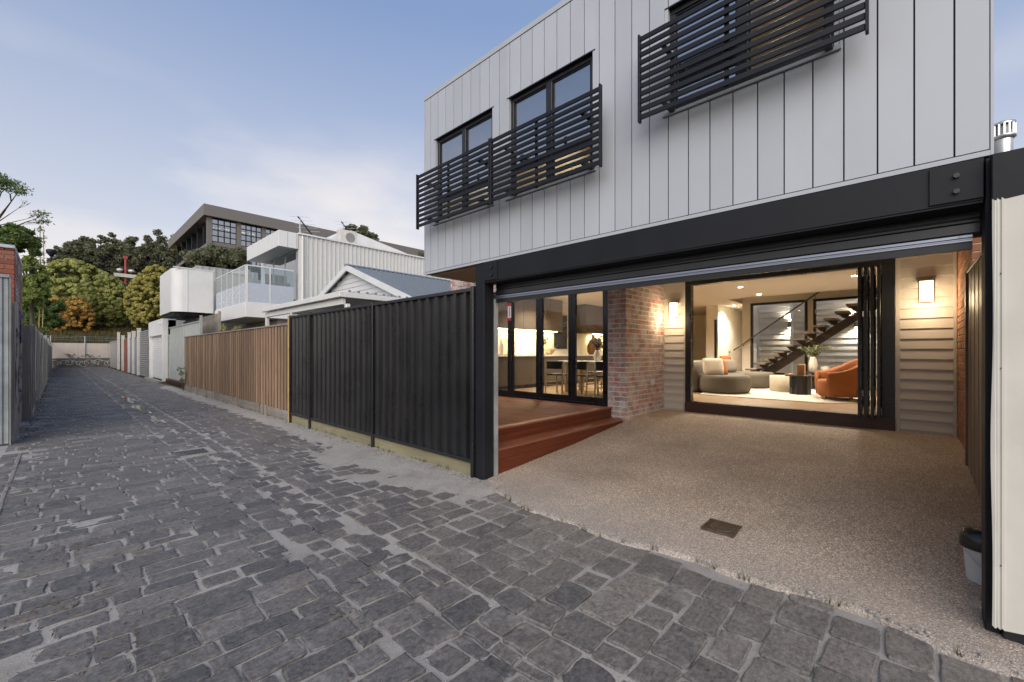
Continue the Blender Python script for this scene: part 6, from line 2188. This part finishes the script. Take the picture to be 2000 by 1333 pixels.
# elevated railway deck, pylon and lamps
rp = thing('railway_bridge', 'dark elevated railway deck with pale edge beams behind the trees', 'bridge', (5, 80, 6))
pp = at(245, 590, 'D', 55)
MB().box(-30, 60, 79, 86, at(250, 606, 'Y', 79).z, at(250, 602, 'Y', 79).z).build('lower_deck', M_DARK, rp)
MB().box(-30, 60, 78.9, 78.99, at(250, 605.5, 'Y', 79).z, at(250, 603.5, 'Y', 79).z).build('edge_beam', M_CONC, rp)
MB().box(-30, 60, 79.2, 86, at(250, 591, 'Y', 79).z, at(250, 589.5, 'Y', 79).z).build('upper_deck', M_DARK, rp)
MB().box(-30, 60, 79.1, 79.19, at(250, 590.7, 'Y', 79).z, at(250, 588.5, 'Y', 79).z).build('edge_beam', M_CONC, rp)
for x in (-14, 0.5, 16, 31):
    MB().box(x, x + 0.7, 80, 80.7, 3, at(250, 589, 'Y', 79).z).build('pier', M_DARK, rp)
pyb, pyt = at(245, 645, 'Y', 73), at(243, 505, 'Y', 73)
py_t = thing('signal_mast', 'rail mast with a red top, twin white lamps and a cross board', 'mast', (pyb.x, 73, pyb.z))
zr = at(243, 555, 'Y', 73).z
MB().box(pyb.x - 0.22, pyb.x + 0.22, 72.8, 73.2, pyb.z - 0.8, at(245, 590, 'Y', 73).z).build('lower_shaft', M_CONC, py_t)
MB().cyl((pyb.x, 73, at(245, 590, 'Y', 73).z), (pyb.x, 73, zr), 0.09, n=10).build('middle_shaft', M_DARK, py_t)
M_RED = pmat('signal_red', (0.36, 0.045, 0.05), 0.5)
MB().cyl((pyb.x, 73, zr), (pyb.x, 73, pyt.z), 0.10, n=10).build('red_shaft', M_RED, py_t)
MB().box(pyb.x - 0.2, pyb.x + 0.2, 72.85, 73.15, pyt.z - 0.05, pyt.z + 0.3).build('red_head', M_RED, py_t)
zc_ = at(243, 539, 'Y', 73).z
MB().box(pyb.x - 1.1, pyb.x + 1.1, 72.7, 72.78, zc_ - 0.22, zc_ + 0.22).build('cross_board', M_CREAMSHEET, py_t)
zl = at(243, 529, 'Y', 73).z
for s_ in (-1, 1):
    MB().lathe([(0.12, -0.15), (0.30, -0.05), (0.28, 0.12), (0.08, 0.2)], (pyb.x + s_ * 0.55, 72.9, zl), n=16).build('lamp', M_WHITE, py_t)
    MB().cyl((pyb.x, 73, zl + 0.15), (pyb.x + s_ * 0.55, 72.95, zl + 0.1), 0.04, n=6).build('lamp_arm', M_RED, py_t)
sm = at(100, 540, 'Y', 84); st2 = at(100, 494, 'Y', 84)
lm = thing('lamp_mast', 'dark slender lamp mast against the sky at the left', 'mast', (sm.x, 84, sm.z))
MB().cyl((sm.x, 84, 5), (sm.x, 84, st2.z), 0.12, 0.10, 8).build('pole', M_DARK, lm)
MB().lathe([(0.15, -0.5), (0.5, 0.0), (0.5, 0.35), (0.3, 0.45)], (sm.x, 84, st2.z), n=14).build('head', M_DARK, lm)
wr = thing('overhead_wires', 'thin overhead railway wires crossing behind the trees', 'wires', (0, 88, 15))
for pya, pyb_ in ((490, 510), (500, 516), (510, 522), (516, 528), (539, 539)):
    a, b = at(40, pya, 'Y', 88), at(420, pyb_, 'Y', 88)
    pts = [a.lerp(b, i / 10) - Vector((0, 0, 0.5 * (1 - (2 * i / 10 - 1) ** 2))) for i in range(11)]
    MB().tube(pts, 0.03, 5).build('wire', M_DARK, wr)
# lit street lamp glowing behind the bushes
sl_ = at(365, 527, 'Y', 64)
ls = thing('street_lamp', 'lit yellow street lamp glowing behind the right clipped tree', 'street lamp', (sl_.x, 64, 3))
MB().cyl((sl_.x, 64, 2), (sl_.x, 64, sl_.z), 0.07, n=8).build('pole', M_GALV, ls)
MB().lathe([(0.10, -0.18), (0.24, -0.1), (0.24, 0.1), (0.1, 0.2)], (sl_.x, 64, sl_.z + 0.05), n=14).build('lamp_head', emit('street_glow', (1.0, 0.8, 0.3), 12), ls)

# ================================================================== TREES
def leaf_cloud(centers, radii, n, size, squash=1.0, shell=0.55, aspect=0.5, face=0.6):
    """leaf quads spread through many small clumps"""
    centers = np.asarray(centers, float); radii = np.asarray(radii, float)
    w_ = radii ** 2; w_ /= w_.sum()
    idx = rng.choice(len(centers), n, p=w_)
    d = rng.normal(size=(n, 3)); d /= np.linalg.norm(d, axis=1)[:, None]
    rr = (shell + (1 - shell) * rng.random(n)) * radii[idx]
    P = centers[idx] + d * rr[:, None] * np.array([1, 1, squash])
    nrm = d * face + rng.normal(size=(n, 3)) * (1 - face)
    nrm /= np.linalg.norm(nrm, axis=1)[:, None]
    u = np.cross(nrm, rng.normal(size=(n, 3))); u /= np.linalg.norm(u, axis=1)[:, None]
    v = np.cross(nrm, u)
    s_ = size * (0.6 + 0.8 * rng.random(n))[:, None]
    V = np.stack([P - u * s_, P + v * s_ * aspect, P + u * s_, P - v * s_ * aspect], 1).reshape(-1, 3)
    Q = np.arange(n * 4).reshape(n, 4)
    return V, Q

def limbs(mb, p, d, L, r, depth, rnd, tips, spread=0.55, up=0.15):
    q = p + d * L
    mb.cyl(p, q, r, r * 0.68, 7, False)
    if depth == 0:
        tips.append(q)
        return
    for _ in range(rnd.choice((2, 3))):
        dd = (d + Vector((rnd.gauss(0, spread), rnd.gauss(0, spread), rnd.gauss(up, spread * 0.6)))).normalized()
        limbs(mb, q, dd, L * rnd.uniform(0.62, 0.85), r * 0.66, depth - 1, rnd, tips, spread, up)

M_BARK = pmat('bark', (0.075, 0.060, 0.048), 0.9, var=0.35, scale=6, bmp=0.5, bscale=20)
def tree(name, label, base, c, rad, zsq, nclump, clump_r, nleaf, leaf, lmat, seed, group=None, fill=0.0, trunk_r=0.25, cat='tree', bottom=-0.75, face=0.6):
    """base: foot of the trunk; crown of clumps laid over an ellipsoid about c"""
    t = thing(name, label, cat, base, group)
    rnd = random.Random(seed)
    mb = MB()
    c = Vector(c)
    top = c + Vector((0, 0, -zsq * rad * 0.3))
    mb.cyl(base, top, trunk_r, trunk_r * 0.6, 9)
    cc, rr = [], []
    k = 0
    while len(cc) < nclump and k < nclump * 20:
        k += 1
        d = Vector((rnd.gauss(0, 1), rnd.gauss(0, 1), rnd.gauss(0, 1))).normalized()
        if d.z < bottom:
            continue
        f = 1.0 if rnd.random() > fill else rnd.uniform(0.35, 0.9)
        lump = 1 + 0.10 * math.sin(4 * d.x + seed) + 0.10 * math.sin(5 * d.y + 2 * d.z + seed)
        cc.append(c + Vector((d.x * rad, d.y * rad, d.z * rad * zsq)) * (1 - clump_r * 0.6) * f * lump)
        rr.append(rad * clump_r * rnd.uniform(0.7, 1.25))
        if len(cc) % max(1, nclump // 14) == 0:
            mb.cyl(top, cc[-1], trunk_r * 0.4, 0.03, 6, False)
    mb.build('trunk', M_BARK, t)
    V, Q = leaf_cloud([tuple(p) for p in cc], rr, nleaf, leaf, 0.8, 0.80 if face > 0.6 else 0.40, 0.6, face)
    link('crown', np_mesh('crown', V, Q), lmat, t)
    return t
L_GREEN = mat_leaf('clipped_leaf', (0.275, 0.312, 0.09), (0.45, 0.45, 0.152))
L_YEL = mat_leaf('yellow_green_leaf', (0.294, 0.281, 0.075), (0.463, 0.406, 0.125))
L_ORANGE = mat_leaf('orange_leaf', (0.405, 0.284, 0.081), (0.567, 0.311, 0.081))
L_DARK = mat_leaf('dark_olive_leaf', (0.115, 0.128, 0.074), (0.203, 0.203, 0.121))
L_MID = mat_leaf('mid_green_leaf', (0.104, 0.16, 0.053), (0.189, 0.246, 0.085))
L_BRIGHT = mat_leaf('fresh_leaf', (0.189, 0.264, 0.056), (0.377, 0.415, 0.151))

def px_tree(name, label, px, py, rpx_x, rpx_y, Y, nclump, clr, nleaf, leaf, mat, seed, **kw):
    c = at(px, py, 'Y', Y)
    dep = c.x * FW[0] + c.y * FW[1]
    rx = rpx_x * dep / FPX; rz = rpx_y * dep / FPX
    bz = kw.pop('bz', None)
    if bz is None: bz = bank_z(Y) - 0.3
    return tree(name, label, (c.x, c.y, bz), c, rx, rz / rx, nclump, clr, nleaf, leaf, mat, seed, **kw)
px_tree('dome_tree', 'large dense dome shaped green tree at the end of the lane', 160, 585, 66, 72, 72, 1000, 0.075, 60000, 0.17, L_GREEN, 3, fill=0.15, face=0.85)
px_tree('orange_leaf_tree', 'small orange leaved tree in front of the large dome tree', 138, 618, 33, 38, 68.2, 320, 0.10, 18000, 0.14, L_ORANGE, 5, fill=0.25, face=0.8, trunk_r=0.14)  # separate tree built for the orange part of the dome crown
px_tree('clipped_tree', 'yellow green rounded tree beside the curved white balcony', 306, 592, 46, 64, 66, 650, 0.085, 42000, 0.15, L_YEL, 8, fill=0.15, face=0.85)
px_tree('clipped_tree', 'yellow green tree top beside the lit street lamp', 352, 562, 32, 36, 70, 120, 0.15, 14000, 0.15, L_YEL, 18, fill=0.15, face=0.85)
for i, (px, py, a, b, Y, lab) in enumerate(((160, 520, 42, 48, 95, 'leftmost dark feathery tree behind the dome tree'), (212, 515, 52, 56, 98, 'dark feathery tree behind the red topped mast'),
                                            (262, 520, 45, 52, 94, 'dark feathery tree between the mast and the yellow green tree'), (318, 512, 50, 52, 96, 'dark feathery tree above the yellow green tree'),
                                            (362, 520, 36, 46, 90, 'dark feathery tree left of the office block'))):
    px_tree('feathery_tree', lab, px, py, a, b, Y, 320, 0.13, 26000, 0.19, L_DARK, 30 + i, group='dark trees on the railway bank', fill=0.75, bottom=-0.95, face=0.1, trunk_r=0.3)
for i, (px, py, a, b, Y, lab) in enumerate(((408, 506, 38, 24, 40, 'olive tree in front of the office block left corner'), (452, 508, 34, 22, 39, 'olive tree in front of the office block, beside the white eave'))):
    px_tree('feathery_tree', lab, px, py, a, b, Y, 90, 0.22, 11000, 0.13, L_DARK, 50 + i, group='olive trees below the office block', fill=0.5, bz=0.0, face=0.2, trunk_r=0.15)
px_tree('dark_tree', 'round dark tree top behind the modern house roof', 700, 466, 32, 26, 33, 70, 0.22, 6000, 0.11, L_DARK, 61, fill=0.4, bz=0.0, face=0.3, trunk_r=0.15)
px_tree('dark_tree', 'sliver of dark tree behind the house cladding corner', 826, 506, 16, 13, 31, 40, 0.25, 2500, 0.10, L_DARK, 62, fill=0.4, bz=0.0, face=0.3, trunk_r=0.12)
# hedge of dark shrubs left of the lane end
px_tree('shrub_tree', 'dark green spreading tree above the left fence', 84, 612, 32, 48, 50, 110, 0.18, 11000, 0.13, L_MID, 71, fill=0.4, bz=0.0, face=0.3, trunk_r=0.12)
px_tree('shrub_tree', 'pale leafy shrub behind the brick shed', 62, 560, 24, 62, 24, 100, 0.2, 9000, 0.075, L_BRIGHT, 72, fill=0.5, bz=0.0, face=0.2, trunk_r=0.08)
px_tree('shrub_tree', 'bushy green shrub top over the brick shed roof', 22, 470, 38, 34, 19, 100, 0.2, 9000, 0.06, L_MID, 73, fill=0.5, bz=0.0, face=0.2, trunk_r=0.08)
# open branching tree at the top left
def open_tree():
    base_ = at(-75, 620, 'D', 15)
    t = thing('branching_tree', 'open branching tree with sparse foliage at the upper left', 'tree', (base_.x, base_.y, 0))
    rnd = random.Random(21)
    mb = MB(); tips = []
    start = Vector((base_.x, base_.y, 0))
    fork = at(-35, 470, 'D', 15)
    mb.cyl(start, fork, 0.16, 0.12, 9, False)
    s_ = 15 / FPX
    for (tx, ty, k) in ((10, 410, 3), (-40, 380, 3), (-70, 400, 3), (25, 445, 2), (-5, 395, 3)):
        q = at(tx, ty, 'D', 15 + rnd.uniform(-0.6, 0.6))
        mb.cyl(fork, q, 0.05, 0.03, 7, False)
        d = (q - fork).normalized()
        limbs(mb, q, d, 0.42, 0.024, k, rnd, tips, 0.55, 0.05)
    mb.build('trunk', M_BARK, t)
    tips = [p for p in tips]
    V, Q = leaf_cloud([tuple(p) for p in tips], [0.26] * len(tips), len(tips) * 46, 0.045, 0.55, 0.2, 0.35, 0.3)
    link('crown', np_mesh('crown', V, Q), L_MID, t)
    # bare lower branches
    mb = MB(); tips = []
    for (tx, ty) in ((30, 440), (35, 432), (20, 418)):
        q = at(tx, ty, 'D', 15)
        f0 = at(-20, 445, 'D', 15)
        mb.cyl(f0, q, 0.022, 0.012, 6, False)
        limbs(mb, q, (q - f0).normalized(), 0.35, 0.010, 2, rnd, tips, 0.4, 0.1)
    mb.build('bare_branches', M_BARK, t)
open_tree()
# bamboo canes by the shed
bc = thing('bamboo', 'two thin bamboo canes rising behind the brick shed', 'bamboo', (-0.75, 18, 0))
rnd = random.Random(2)
for px, ptop in ((76, 440), (83, 455)):
    a, b = at(px, 640, 'Y', 24), at(px + 2, ptop, 'Y', 24)
    MB().tube([a, a.lerp(b, 0.5) + Vector((0.03, 0, 0)), b], 0.014, 6).build('cane', M_BAMBOO, bc)
    pts = [a.lerp(b, rnd.uniform(0.35, 0.98)) for _ in range(16)]
    V, Q = leaf_cloud([tuple(p) for p in pts], [0.16] * 16, 130, 0.075, 0.8, 0.1, 0.22, 0.2)
    link('cane_leaves', np_mesh('cane_leaves', V, Q), L_MID, bc)
# weed at the end of the paling fence and on top of the end wall
def weed(name, c, h, r, n, label, lmat=L_MID, size=0.04):
    t = thing(name, label, 'plant', c)
    rnd = random.Random(int(abs(c[1]) * 100))
    mb = MB(); pts = []
    for _ in range(6):
        q = Vector((c[0] + rnd.gauss(0, r), c[1] + rnd.gauss(0, r), c[2] + h * rnd.uniform(0.5, 1)))
        mb.cyl(c, q, 0.006, 0.003, 5, False)
        pts += [Vector(c).lerp(q, f) for f in (0.5, 0.8, 1.0)]
    mb.build('stems', M_BARK, t)
    V, Q = leaf_cloud([tuple(p) for p in pts], [r * 0.6] * len(pts), n, size, 0.8, 0.1, 0.4, 0.2)
    link('foliage', np_mesh('foliage', V, Q), lmat, t)
weed('weed', (3.30, 20.5, 0.0), 0.95, 0.09, 160, 'weed growing at the far end of the paling fence')
weed('weed', (0.9, 60.70, 0.93), 0.5, 0.35, 160, 'weed on the stone base of the end wall, left of the middle post', size=0.07)
weed('weed', (2.2, 60.70, 0.93), 0.4, 0.25, 100, 'small weed on the stone base of the end wall, right of the middle post', size=0.06)
weed('weed', (4.7, 20.4, 2.1), 0.5, 0.2, 200, 'yellow leafed shrub tips below the balcony', lmat=L_YEL, size=0.05)
# rough grass on the bank
def bank_grass():
    n = 26000
    x = rng.uniform(-14, 16, n); y = rng.uniform(61.5, 80, n)
    z = np.array([bank_z(v) for v in y]) + 0.05
    h = 0.18 + 0.30 * rng.random(n); a = rng.uniform(0, np.pi, n); w_ = 0.035
    P = np.stack([x, y, z], 1)
    u = np.stack([np.cos(a) * w_, np.sin(a) * w_, np.zeros(n)], 1)
    t_ = np.stack([rng.normal(0, 0.08, n), rng.normal(0, 0.08, n), h], 1)
    V = np.stack([P - u, P + u, P + t_ + u * 0.2, P + t_ - u * 0.2], 1).reshape(-1, 3)
    o = link('bank_grass', np_mesh('bank_grass', V, np.arange(n * 4).reshape(n, 4)), mat_leaf('dry_grass', (0.087, 0.094, 0.029), (0.174, 0.123, 0.051)))
    tag(o, 'rough grass and leaf litter on the bank above the end wall', 'grass')
    o['kind'] = 'stuff'
bank_grass()
